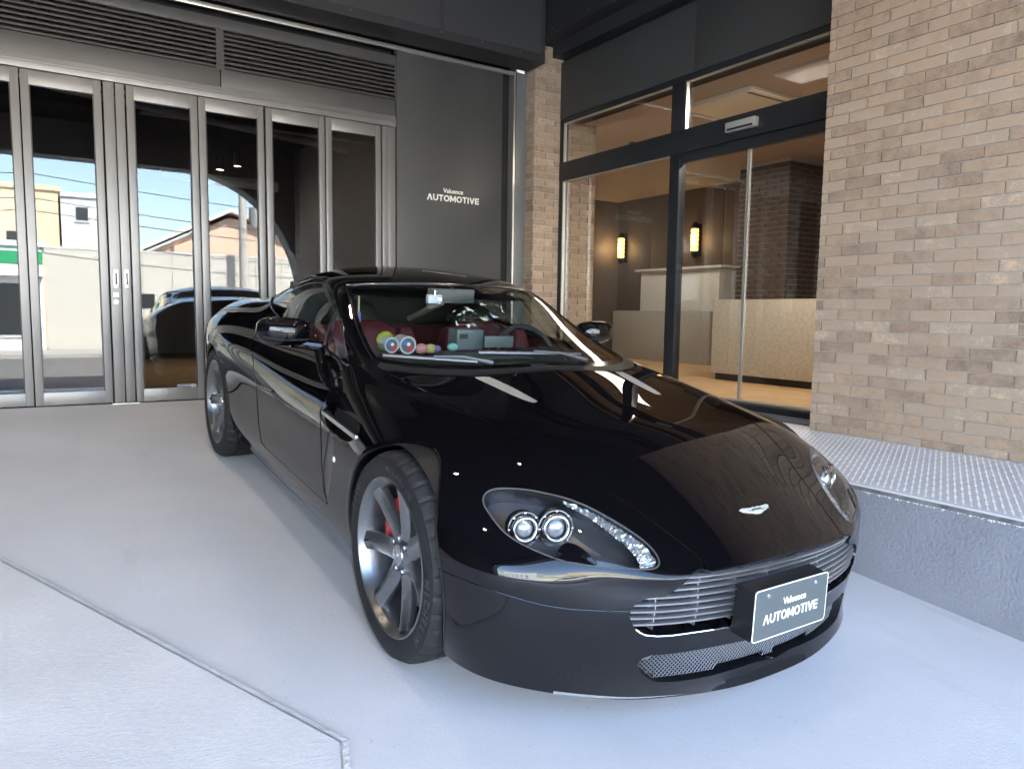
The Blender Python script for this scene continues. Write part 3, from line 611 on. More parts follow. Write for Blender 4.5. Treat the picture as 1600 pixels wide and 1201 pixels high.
MB().box(1.2, 2.0, 0, .9, 3.9, 4.5).build('balcony', M_PINK, r)
for nm, lab, x0, x1, y, h, m_ in (('long_apartment', 'long pale apartment block further right across the street', 15, 34, -18, 9, M_CREAM), ('grey_office', 'grey office block further left across the street', -34, -13, -18, 8, M_PBLUE), ('tall_white_block', 'tall white block in the distance behind the shops', -14, -4, -40, 13, M_WWALL), ('brown_house', 'brown house at the far right of the street', 36, 50, -17, 6, M_PINK)):
    W = x1-x0; wins = [(a, a+1.3, z, z+1.3) for z in np.arange(1.2, h-2, 2.7) for a in np.arange(1.2, W-2, 3.0)]
    house(nm, lab, x0, x1, y, Z0, h, 10, m_, wins)
r = empty('utility_pole', (6.55, -15.6, Z0)); tag(r, 'concrete utility pole carrying wires across the street', 'utility pole')
MB().tube([(0, 0, 0), (0, 0, 9.5)], [.17, .11], 14).build('pole', mat('pole_concrete', (.40, .38, .35), .8), r, smooth=True)
for z in (6.0, 6.7): MB().box(-.9, .9, -.05, .05, z, z+.09).build('cross_arm', mat('steel_arm', (.3, .3, .3), .5, .5), r)
MB().lathe([(0, 0), (.22, 0), (.22, .7), (0, .7)], 16, (.45, 0, 4.6)).build('transformer', mat('steel_arm', (.3, .3, .3), .5, .5), r, smooth=True)
for i, (za, zb) in enumerate(((5.8, 5.3), (6.75, 6.4), (5.0, 4.6), (4.6, 4.4))):
    pts = [(-40+80*t, -15.6+.1*i, Z0+za+(zb-za)*abs(2*t-1)*0-.6*math.sin(math.pi*((t*4) % 1))) for t in np.linspace(0, 1, 65)]
    o = MB().tube(pts, .014, 5).build('overhead_wire', M_FRAME, smooth=True); tag(o, 'overhead wire strung along the street, number %d from the top' % (i+1) if False else ('overhead wire strung along the street, ' + ('second highest', 'highest', 'third highest', 'lowest')[i]), 'wire', 'overhead wires of the street')
# parked white van-like car across the street
r = empty('street_car', (-3.6, -12.6, Z0-.01)); tag(r, 'white hatchback parked across the street', 'car')
MB().prism([(-2.0, .25), (2.0, .25), (2.05, .75), (1.2, .92), (.55, 1.45), (-1.3, 1.48), (-1.95, .95)], -.82, .82, 'y').build('body', mat('white_paint', (.75, .75, .74), .3, coat=1), r, bevel=.08)
for s in (-1, 1): MB().prism([(-1.2, .98), (.95, .98), (.5, 1.38), (-1.1, 1.40)], s*.825, s*.83, 'y').build('window', mat('far_window', (.03, .035, .04), .1), r)
for x in (-1.25, 1.25):
    for s in (-1, 1): MB().lathe([(0, -.1), (.3, -.1), (.32, 0), (.3, .1), (0, .1)], 24, (x, s*.75, .32), 'y').build('wheel', M_FRAME, r, smooth=True)
# ================================================================== the car: pose and body surface
# car frame: X forward from the front axle, Y left, Z up from the ground
_cy, _cp, _cr = -1.567, 0.0811, -0.0049
_fw = np.array([math.cos(_cy)*math.cos(_cp), math.sin(_cy)*math.cos(_cp), -math.sin(_cp)])
_lf = np.cross([0, 0, 1], _fw); _lf /= np.linalg.norm(_lf); _up = np.cross(_fw, _lf)
_lf = _lf*math.cos(_cr)+_up*math.sin(_cr); _up = np.cross(_fw, _lf)
CA = np.array([_fw, _lf, _up]).T; CT = np.array([1.8039, 2.1335, .1663])
def cpx(P): return proj(np.atleast_2d(P) @ CA.T+CT)              # car points -> photo pixels
CAMC = (CAM-CT) @ CA                                              # the camera in car coordinates
def cray(u, v): d = ray(u, v) @ CA; return d/np.linalg.norm(d)
CAR = bpy.data.objects.new('sports_car', None); COL.objects.link(CAR)
CAR.matrix_world = Matrix(((*CA[0], CT[0]), (*CA[1], CT[1]), (*CA[2], CT[2]), (0, 0, 0, 1)))
tag(CAR, 'glossy black two-door sports coupe parked in the porch', 'car')

M_PAINT = mat('black_paint', (.0030, .0028, .0036), .35, coat=1.0, coat_rough=.008, spec=.0)
M_GLOSS = mat('gloss_black', (.004, .004, .0045), .08)
M_BLACK = mat('satin_black', (.010, .010, .011), .45)
M_RUBBER = mat('rubber', (.011, .011, .012), .7, bump=(90, .15))
M_CHROME = mat('chrome', (.82, .82, .83), .07, 1.0)
M_SATIN = mat('satin_alu', (.68, .68, .69), .27, 1.0)
M_CARGLASS = glass_mat('car_glass', (.80, .86, .85), 1.5, 1.5)

# --- target points of the half body (y outward): skirt columns, rows bottom -> top
def col(X, *yz): return [(X, y, z) for y, z in yz]
SK = [
 [(.808, 0, .12), (.786, 0, .20), (.796, 0, .31), (.806, 0, .40), (.805, 0, .468), (.787, 0, .522)],
 [(.795, .20, .12), (.775, .20, .20), (.785, .20, .31), (.794, .20, .39), (.793, .188, .462), (.778, .165, .517)],
 [(.737, .415, .12), (.725, .418, .20), (.738, .42, .31), (.745, .42, .39), (.751, .393, .458), (.751, .328, .503)],
 [(.657, .570, .12), (.651, .577, .20), (.660, .588, .31), (.667, .586, .39), (.673, .556, .458), (.681, .476, .511)],
 [(.515, .742, .125), (.522, .757, .20), (.538, .771, .31), (.548, .772, .40), (.556, .752, .484), (.552, .647, .562)],
 col(.36, (.845, .14), (.876, .22), (.895, .32), (.900, .42), (.880, .520), (.768, .614)),
 col(.15, (.860, .16), (.893, .25), (.912, .36), (.921, .48), (.912, .60), (.802, .676)),
 col(-.12, (.855, .17), (.892, .25), (.911, .36), (.919, .50), (.912, .63), (.810, .716)),
 col(-.42, (.845, .17), (.885, .25), (.903, .36), (.908, .50), (.898, .645), (.812, .753)),
 col(-.75, (.838, .17), (.880, .25), (.897, .36), (.899, .50), (.887, .660), (.785, .798)),
 col(-1.1, (.835, .17), (.877, .25), (.893, .36), (.894, .50), (.880, .680), (.740, .842)),
 col(-1.5, (.833, .17), (.873, .25), (.889, .36), (.891, .51), (.879, .705), (.730, .862)),
 col(-1.9, (.835, .175), (.875, .255), (.890, .37), (.896, .54), (.887, .738), (.716, .890)),
 col(-2.25, (.840, .18), (.880, .26), (.902, .39), (.913, .57), (.903, .765), (.702, .913)),
 col(-2.6, (.845, .19), (.885, .28), (.910, .41), (.921, .60), (.906, .785), (.695, .925)),
 col(-2.95, (.830, .20), (.865, .29), (.886, .42), (.894, .60), (.875, .79), (.675, .922)),
 col(-3.25, (.760, .22), (.790, .31), (.806, .44), (.812, .60), (.795, .78), (.640, .905)),
 [(-3.36, .60, .24), (-3.40, .61, .33), (-3.42, .62, .46), (-3.43, .62, .60), (-3.42, .61, .77), (-3.38, .50, .905)],
 [(-3.42, .40, .24), (-3.45, .41, .33), (-3.47, .42, .46), (-3.48, .42, .60), (-3.47, .41, .78), (-3.43, .35, .915)],
 [(-3.44, .20, .24), (-3.47, .20, .33), (-3.49, .21, .46), (-3.50, .21, .60), (-3.49, .20, .78), (-3.45, .18, .922)],
 [(-3.45, 0, .24), (-3.48, 0, .33), (-3.50, 0, .46), (-3.51, 0, .60), (-3.50, 0, .78), (-3.46, 0, .925)]]
# --- top rows (k1..k4) of the stations between the two corners
TP = [
 [(.38, .62, .657), (.40, .463, .665), (.41, .22, .692), (.42, 0, .700)],
 [(.15, .675, .715), (.15, .548, .733), (.15, .236, .757), (.15, 0, .767)],
 [(-.12, .705, .747), (-.12, .608, .774), (-.12, .302, .791), (-.12, 0, .803)],
 [(-.42, .730, .783), (-.42, .645, .806), (-.40, .340, .832), (-.38, 0, .845)],
 [(-.745, .715, .827), (-.73, .650, .850), (-.585, .335, .872), (-.53, 0, .884)],
 [(-1.12, .680, .910), (-1.13, .622, .990), (-.97, .335, 1.018), (-.90, 0, 1.030)],
 [(-1.50, .660, 1.005), (-1.44, .570, 1.130), (-1.33, .335, 1.155), (-1.28, 0, 1.166)],
 [(-1.90, .645, 1.035), (-1.88, .560, 1.146), (-1.85, .33, 1.206), (-1.85, 0, 1.226)],
 [(-2.28, .630, .995), (-2.30, .545, 1.065), (-2.30, .32, 1.142), (-2.30, 0, 1.164)],
 [(-2.62, .610, .957), (-2.65, .515, .992), (-2.67, .30, 1.040), (-2.68, 0, 1.058)],
 [(-2.97, .590, .936), (-3.00, .490, .947), (-3.02, .27, .967), (-3.03, 0, .976)]]

def make_body():
    verts = []; idx = {}
    def vid(key, p):
        if key not in idx: idx[key] = len(verts); verts.append(p)
        return idx[key]
    NC = len(SK); ic, dc = 4, 16
    def S(i, j, s):                                    # skirt vertex; s=+1/-1 side
        x, y, z = SK[i][j]
        if y == 0: s = 0
        return vid(('S', i, j, s), (x, y*s if s else 0.0, z))
    def T(r, k, s):                                    # top vertex; r = 0..12, k = 0..4
        if r == 0: return S(ic-k, 5, s)
        if r == 12: return S(dc+k, 5, s)
        if k == 0: return S(ic+r, 5, s)
        x, y, z = TP[r-1][k-1]
        if y == 0: s = 0
        return vid(('T', r, k, s), (x, y*s if s else 0.0, z))
    faces = []
    for s in (1, -1):
        for i in range(NC-1):
            for j in range(5):
                q = (S(i, j, s), S(i+1, j, s), S(i+1, j+1, s), S(i, j+1, s)); faces.append(q if s < 0 else q[::-1])
        for r in range(12):
            for k in range(4):
                q = (T(r, k, s), T(r, k+1, s), T(r+1, k+1, s), T(r+1, k, s)); faces.append(q[::-1] if s < 0 else q)
    V = np.array(verts); n = len(V)
    # limit-position matrix of Catmull-Clark, solved so that the smooth surface passes through the targets
    nb = [set() for _ in range(n)]; opp = [[] for _ in range(n)]; ec = {}
    for f in faces:
        for a in range(4):
            v0, v1, v2, v3 = f[a], f[(a+1) % 4], f[(a+2) % 4], f[(a+3) % 4]
            nb[v0] |= {v1, v3}; opp[v0].append(v2); e = (min(v0, v1), max(v0, v1)); ec[e] = ec.get(e, 0)+1
    bnb = [[] for _ in range(n)]
    for (a, b), c in ec.items():
        if c == 1: bnb[a].append(b); bnb[b].append(a)
    M = np.zeros((n, n))
    for v in range(n):
        if bnb[v]:
            M[v, v] += 4/6
            for w in bnb[v]: M[v, w] += 1/6
        else:
            k = len(nb[v]); M[v, v] += k*k/(k*(k+5))
            for w in nb[v]: M[v, w] += 4/(k*(k+5))
            for w in opp[v]: M[v, w] += 1/(k*(k+5))
    Cg = np.linalg.solve(M+np.eye(n)*1e-9, V); Cg = V+(Cg-V)*.72
    me = bpy.data.meshes.new('cage'); me.from_pydata([tuple(p) for p in Cg], [], faces); me.update()
    o = bpy.data.objects.new('cage', me); COL.objects.link(o)
    md = o.modifiers.new('s', 'SUBSURF'); md.levels = 4; md.render_levels = 4; md.use_limit_surface = True; md.boundary_smooth = 'PRESERVE_CORNERS'
    dg = bpy.context.evaluated_depsgraph_get(); ev = o.evaluated_get(dg); m2 = ev.to_mesh()
    nv = len(m2.vertices); P = np.empty(nv*3); m2.vertices.foreach_get('co', P); P = P.reshape(-1, 3)
    Nn = np.empty(nv*3); m2.vertices.foreach_get('normal', Nn); Nn = Nn.reshape(-1, 3)
    Q = np.array([list(p.vertices) for p in m2.polygons])
    ev.to_mesh_clear(); bpy.data.objects.remove(o); bpy.data.meshes.remove(me)
    F = np.concatenate([Q[:, [0, 1, 2]], Q[:, [0, 2, 3]]])
    c = P[F].mean(1); F = F[c[:, 1] < 0]                # keep the right half (y < 0, the side the photograph shows)
    used = np.unique(F); mp = -np.ones(nv, int); mp[used] = np.arange(len(used))
    V_, N_, F_ = P[used], Nn[used], mp[F]
    if (N_[:, 1]*np.sign(V_[:, 1]-0)).sum() < 0: N_ = -N_; F_ = F_[:, ::-1]        # normals outward
    return V_, N_, F_

class TM:
    """triangle soup with smooth normals"""
    def __init__(s, V, N, F): s.V, s.N, s.F = V, N, F
    def compact(s):
        u = np.unique(s.F); mp = -np.ones(len(s.V), int); mp[u] = np.arange(len(u)); return TM(s.V[u], s.N[u], mp[s.F]) if len(u) else TM(np.zeros((0, 3)), np.zeros((0, 3)), np.zeros((0, 3), int))
    def split(s, phi):
        """returns (inside phi<0, outside)"""
        phi = np.where(np.abs(phi) < 1e-9, 1e-9, phi); sg = phi < 0; fs = sg[s.F]; cnt = fs.sum(1)
        ins = [s.F[cnt == 3]]; outs = [s.F[cnt == 0]]; V = list(s.V); N = list(s.N); cache = {}
        def cut(a, b):
            k = (a, b) if a < b else (b, a)
            if k not in cache:
                t = phi[a]/(phi[a]-phi[b]); cache[k] = len(V); V.append(s.V[a]+(s.V[b]-s.V[a])*t)
                n = s.N[a]+(s.N[b]-s.N[a])*t; N.append(n/np.linalg.norm(n))
            return cache[k]
        I, O = [], []
        for f, g in zip(s.F[(cnt > 0) & (cnt < 3)], fs[(cnt > 0) & (cnt < 3)]):
            one = g.sum() == 1; k = int(np.argmax(g == one)); a, b, c = f[k], f[(k+1) % 3], f[(k+2) % 3]
            ab, ac = cut(a, b), cut(a, c)
            (I if one else O).append((a, ab, ac)); (O if one else I).extend([(ab, b, c), (ab, c, ac)])
        if I: ins.append(np.array(I)); outs.append(np.array(O))
        V = np.array(V); N = np.array(N)
        return TM(V, N, np.concatenate(ins)).compact(), TM(V, N, np.concatenate(outs)).compact()
    def mirror(s): return TM(s.V*[1, -1, 1], s.N*[1, -1, 1], s.F[:, ::-1])
    def join(s, o): return TM(np.concatenate([s.V, o.V]), np.concatenate([s.N, o.N]), np.concatenate([s.F, o.F+len(s.V)]))
    def both(s): return s.join(s.mirror())
    def offset(s, d): return TM(s.V+s.N*d, s.N, s.F)
    def build(s, name, m, parent=CAR):
        me = bpy.data.meshes.new(name); me.from_pydata(s.V.tolist(), [], s.F.tolist()); me.update()
        for p in me.polygons: p.use_smooth = True
        me.normals_split_custom_set_from_vertices(s.N.tolist())
        return link(name, me, m, parent)
    def bvh(s): return BVHTree.FromPolygons([Vector(v) for v in s.V], [tuple(int(i) for i in f) for f in s.F])

def sdf(poly, P):
    """signed distance (negative inside) of 2D points to a closed polygon"""
    A = np.array(poly, float); B = np.roll(A, -1, 0); d = np.full(len(P), 1e9); ins = np.zeros(len(P), bool)
    for a, b in zip(A, B):
        e = b-a; w = P-a; t = np.clip((w @ e)/(e @ e+1e-12), 0, 1); d = np.minimum(d, np.hypot(*(w-t[:, None]*e).T))
        c = ((a[1] <= P[:, 1]) & (b[1] > P[:, 1])) | ((b[1] <= P[:, 1]) & (a[1] > P[:, 1]))
        with np.errstate(divide='ignore', invalid='ignore'):
            xi = a[0]+(P[:, 1]-a[1])/(b[1]-a[1])*(b[0]-a[0])
        ins ^= c & (P[:, 0] < xi)
    return np.where(ins, -d, d)
def smooth_poly(pts, n=6, closed=True):
    """Catmull-Rom through the points"""
    P = np.array(pts, float); N = len(P); out = []
    for i in range(N if closed else N-1):
        p0 = P[(i-1) % N] if closed or i > 0 else P[i]; p1 = P[i]; p2 = P[(i+1) % N]; p3 = P[(i+2) % N] if closed or i < N-2 else P[i+1]
        for k in range(n):
            t = k/n; out.append(.5*((2*p1)+(-p0+p2)*t+(2*p0-5*p1+4*p2-p3)*t*t+(-p0+3*p1-3*p2+p3)*t**3))
    if not closed: out.append(P[-1])
    return np.array(out)
def region(tm, poly, cond, grow=0.0):
    """phi in photo pixels for the part of the surface picked by cond(V)"""
    ph = sdf(poly, cpx(tm.V))-grow; return np.where(cond(tm.V), ph, np.maximum(ph, 5.0))
BODY = TM(*make_body())
BVH0 = BODY.bvh()
def on_body(u, v, bvh=None, lift=0.0):
    """photo pixel -> point on the right half of the body surface"""
    d = cray(u, v); h = (bvh or BVH0).ray_cast(Vector(CAMC), Vector(d))
    return None if h[0] is None else np.array(h[0])+np.array(h[1])*lift
# ================================================================== cut the body into panels (outlines read off the photograph, laid on the body surface)
HEAD = smooth_poly([(755, 778), (762, 768), (780, 763), (820, 764.5), (860, 772), (890, 780), (920, 792), (950, 808), (980, 826), (1005, 844), (1022, 861), (1030, 877), (1026, 886), (1010, 889), (980, 888), (950, 886.5), (920, 883), (890, 878), (868, 872), (835, 859), (809, 846), (790, 833), (776, 818), (765, 803), (757, 790)], 4)
def c3(*P): return [tuple(q) for q in cpx(np.array(P)*[1, -1, 1])]
GRILLE = np.array([(1096, 888), (1091.6, 889), (1083, 893), (1075, 904), (1068, 911.6), (1053, 923), (1035, 930), (1010, 935), (993, 943), (985, 953), (984, 964), (988, 976), (996, 985), (1008, 991.6), (1026, 993), (1050, 991.5), (1076.6, 988), (1110, 983), (1141.6, 978)] + c3((.793, .10, .308), (.796, -.04, .308), (.800, -.04, .494), (.795, .10, .491), (.783, .20, .484), (.765, .285, .477)))
INTAKE = np.array([(995.5, 1036), (1002, 1028.5), (1018, 1022.8), (1041, 1021.6), (1070, 1018), (1101.5, 1012.5), (1169, 999)] + c3((.788, -.04, .238), (.787, -.04, .150)) + [(1182.5, 1033), (1150, 1044), (1115, 1054), (1080, 1061), (1047.5, 1065), (1025, 1065), (1009, 1057.5), (999, 1046)])
HOOD = np.array([(593, 576), (620, 590), (648.5, 603), (689, 624), (737, 646.5), (780, 669), (849, 706.5), (894, 733.5), (943.5, 763.5), (980, 786.5), (1020, 815.5), (1058, 843.5), (1085, 866), (1100, 880), (1105, 892), (1260, 880), (1290, 700), (1000, 540), (865, 579), (830, 581), (790, 584.5), (740, 588), (690, 587), (640, 583.5)])
WIND = np.array([(540.6, 445), (544, 461), (548.75, 480), (555, 503.7), (563, 525), (571, 542.5), (578, 555), (583, 562), (600, 567.5), (640, 573.5), (690, 576.5), (740, 577.5), (800, 575), (850, 571), (930, 566), (930, 445), (800, 450.5), (730, 445.5), (680, 443.4), (630, 442.7), (580, 443.4)])
SIDEW = smooth_poly([(544, 570), (540, 533), (533, 500), (523, 463), (513, 445), (500, 434), (483, 431), (466.6, 434), (450, 443), (436.6, 451.6), (428, 460), (423, 473), (426.6, 485), (435, 495), (459, 517), (483, 534), (506.6, 541.5), (516.6, 550), (531, 561)], 4)
DOOR = np.array([(547, 566), (540, 575), (528, 584), (518, 604), (508, 628), (501, 641), (500.5, 660), (502, 690), (503, 730), (506, 765), (512, 788), (460, 741), (416, 700), (408, 690), (404, 660), (402, 626), (400, 600), (396, 568), (393, 545), (400, 520), (425, 491), (470, 470), (520, 500)])
BUMPER = np.array([(640, 868), (685, 887), (704, 897), (760, 919), (800, 932), (840, 943), (870, 948.5), (900, 952), (950, 954.6), (984, 955), (1150, 930), (1400, 860), (1500, 1200), (500, 1200), (600, 880)])
VENT = np.array([(505, 641.7), (516, 629), (531.7, 639), (546, 648), (558, 656.7), (562.5, 665), (562, 674), (557.5, 681.7), (546.7, 690.5), (535, 686.7), (524, 678), (513, 668), (506.7, 655)])
CARBON = np.array([(514, 671), (518, 676), (521.5, 690), (521, 705), (519, 728), (516, 755), (511, 783), (507.5, 770), (505, 745), (506.5, 715), (511, 690)])
HVENT = np.array([(738.4, 588.5), (760, 587.6), (768, 589.5), (800, 604), (842.5, 627.5), (838, 629.5), (826, 627.4), (800, 617), (770, 603)])

c_front = lambda V: V[:, 0] > .2
c_nose = lambda V: V[:, 0] > .5
c_side = lambda V: V[:, 1] < -.5
c_wind = lambda V: (V[:, 0] < -.38) & (V[:, 0] > -1.52) & (V[:, 2] > .80)
c_win = lambda V: (V[:, 1] < -.48) & (V[:, 0] < -.75) & (V[:, 0] > -2.75) & (V[:, 2] > .79)
c_hood = lambda V: (V[:, 0] > -.62) & (V[:, 2] > .40)
def arch(V, cx, cz, r): return np.where(V[:, 1] < -.45, np.hypot(V[:, 0]-cx, V[:, 2]-cz)-r, 1.0)
ARF, ARR = (0.0, .338, .363), (-2.6, .340, .371)

rest = BODY
_, rest = rest.split(arch(rest.V, *ARF)); _, rest = rest.split(arch(rest.V, *ARR))
_, rest = rest.split(region(rest, GRILLE, c_nose)); _, rest = rest.split(region(rest, INTAKE, c_nose))
_, rest = rest.split(region(rest, VENT, c_side))
lens, rest = rest.split(region(rest, HEAD, c_front))
wind, rest = rest.split(region(rest, WIND, c_wind)); sidew, rest = rest.split(region(rest, SIDEW, c_win))
rear_poly = [(-2.02, -.44), (-2.02, .1), (-2.78, .1), (-2.76, -.42)]
rearw, rest = rest.split(np.where(rest.V[:, 2] > .9, sdf(rear_poly, rest.V[:, :2]), 1.0))
core = rest
def panel(tm, poly, cond, gap, scale=1.0):
    """cut a panel out leaving a narrow shut line (gap in photo pixels)"""
    p, r = tm.split(region(tm, poly, cond, gap)); p2, _ = p.split(region(p, poly, cond, -gap)); return p2, r
hvent, core = core.split(region(core, HVENT, c_hood))
hood, core = panel(core, HOOD, c_hood, 1.05)
door, core = panel(core, DOOR, c_side, .75)
bump, core = panel(core, BUMPER, lambda V: V[:, 0] > .1, .8)
carbon, core = core.split(region(core, CARBON, c_side))
# the black strip between bonnet and windscreen
cowl, core = core.split(np.where((core.V[:, 2] > .79) & (core.V[:, 0] > -.78) & (core.V[:, 0] < -.33), np.maximum(sdf(np.array([(588, 572), (600, 560), (930, 540), (930, 600), (640, 590), (597, 577)]), cpx(core.V)), -99), 1.0))
roof, core = core.split(np.where((core.V[:, 2] > 1.0), np.hypot(core.V[:, 0]*0, core.V[:, 1])-.54, 1.0))
hood.both().build('bonnet', M_PAINT); bump.both().build('front_bumper', M_PAINT); roof.both().build('roof', M_PAINT)
for tm_, s in ((core, 'R'), (core.mirror(), 'L')): tm_.build('body_side', M_PAINT)
DOORS = [t_.build('door', M_PAINT) for t_ in (door, door.mirror())]
cowl.both().build('scuttle_panel', M_BLACK)
# glass with black ceramic border
def bordered(tm, poly, cond, w):
    ph = region(tm, poly, cond, -w); return tm.split(ph)
wg, wb = bordered(wind, WIND, lambda V: V[:, 1] < 1, 7.0)
ws = wg.both().offset(-.003).build('windscreen', M_CARGLASS); wb.both().offset(-.002).build('black_border', M_GLOSS, ws)
WIN = []
sg, sb = bordered(sidew, SIDEW, lambda V: V[:, 1] < 1, 1.6)
for f in (lambda t: t, lambda t: t.mirror()):
    o = f(sg).offset(-.006).build('side_window', M_CARGLASS); f(sb).offset(-.002).build('window_seal', M_BLACK, o); WIN.append(o)
rearw.both().offset(-.003).build('rear_window', mat('dark_glass', (.01, .012, .013), .03))
# inner shell: closes the shut lines and the view under the panels
shell = BODY
for cut in (lambda t: arch(t.V, ARF[0], ARF[1], ARF[2]+.004), lambda t: arch(t.V, ARR[0], ARR[1], ARR[2]+.004), lambda t: region(t, GRILLE, c_nose, 2), lambda t: region(t, INTAKE, c_nose, 2),
            lambda t: region(t, HEAD, c_front, -1), lambda t: region(t, WIND, c_wind, -5), lambda t: region(t, SIDEW, c_win, 0), lambda t: region(t, VENT, c_side, 1.5)):
    _, shell = shell.split(cut(shell))
shell.both().offset(-.012).build('inner_shell', M_BLACK)
MB().prism([(-3.3, -.6), (-3.1, -.74), (-2.2, -.80), (.2, -.80), (.40, -.70), (.56, -.58), (.68, -.40), (.75, -.15), (.75, .15), (.68, .40), (.56, .58), (.40, .70), (.2, .80), (-2.2, .80), (-3.1, .74), (-3.3, .6)], .128, .140, 'z').build('underbody', M_BLACK, CAR)

def body_y(X, Z):
    h = BVH0.ray_cast(Vector((X, -3, Z)), Vector((0, 1, 0))); return None if h[0] is None else h[0].y
def surf_line(pts, lift=.002, n=5, closed=False, bvh=None):
    out = []
    for u, v in smooth_poly(pts, n, closed):
        p = on_body(u, v, bvh, lift)
        if p is not None: out.append(tuple(p))
    return out
def both_tube(name, pts, r, m, parent=CAR, seg=6, closed=False, sides=(1, -1), flip=True):
    res = []
    for s in sides:
        res.append(MB().tube([(p[0], p[1]*s, p[2]) for p in pts], r, seg, closed).build(name, m, parent if not isinstance(parent, (list, tuple)) else parent[0 if s == 1 else 1], smooth=True))
    return res
# wheel-arch lips and liners
for cx, cz, r in (ARF, ARR):
    for s in (1, -1):
        lip = MB(); ring = []
        for a in np.linspace(rad(-38), rad(218), 90):
            x, z = cx+r*math.cos(a), cz+r*math.sin(a); y = body_y(x, z)
            if y is None or z < .13: continue
            row = []
            for rr, dy in ((r+.0005, -.0006), (r-.004, -.0026), (r-.018, -.0010), (r-.021, .004), (r-.021, .06)):
                row.append((cx+rr*math.cos(a), (y+dy)*s, cz+rr*math.sin(a)))
            ring.append(row)
        vs = [p for row in ring for p in row]; k = 5
        lip.add(vs, [(i*k+j, i*k+j+1, (i+1)*k+j+1, (i+1)*k+j) for i in range(len(ring)-1) for j in range(k-1)])
        lip.build('wheel_arch_lip', M_PAINT, CAR, smooth=True)
        ln = MB(); aa = np.linspace(rad(-26), rad(206), 40)
        for rr, yy in ((.351, -.865), (.352, -.60), (.30, -.57), (.0, -.57)): ln.v += [(cx+rr*math.cos(a), yy*s, cz+rr*math.sin(a)) for a in aa]
        ln.f += [(i*40+j, i*40+j+1, (i+1)*40+j+1, (i+1)*40+j) for i in range(3) for j in range(39)]; ln.build('wheel_liner', M_BLACK, CAR, smooth=True)

# rolled panel edges beside the shut lines
def edge_bead(name, line, r=.0014, lift=-.0006, cond=None, parent=CAR):
    pts = [p for p in (on_body(u, v, None, lift) for u, v in smooth_poly(line, 6, False)) if p is not None]
    both_tube(name, [tuple(p) for p in pts], r, M_PAINT, parent, 6)
edge_bead('bonnet_edge', [(594, 577), (620, 590), (648.5, 603), (689, 624), (737, 646.5), (780, 669), (849, 706.5), (894, 733.5), (943.5, 763.5), (980, 786.5), (1020, 815.5), (1058, 843.5), (1085, 866), (1097, 878)], .0022)
edge_bead('bumper_edge', [(686, 887.5), (704, 897), (760, 919), (800, 932), (840, 943), (870, 948.5), (900, 952), (950, 954.6), (983, 955)], .0016)
edge_bead('door_edge', [(540, 575), (528, 584), (518, 604), (508, 628), (501.5, 640)], .0018)
edge_bead('sill_edge', [(511, 787), (486, 764), (460, 741), (438, 720), (418, 702)], .0016)
edge_bead('door_rear_edge', [(396, 568), (400, 600), (402, 626), (404, 660)], .0016)
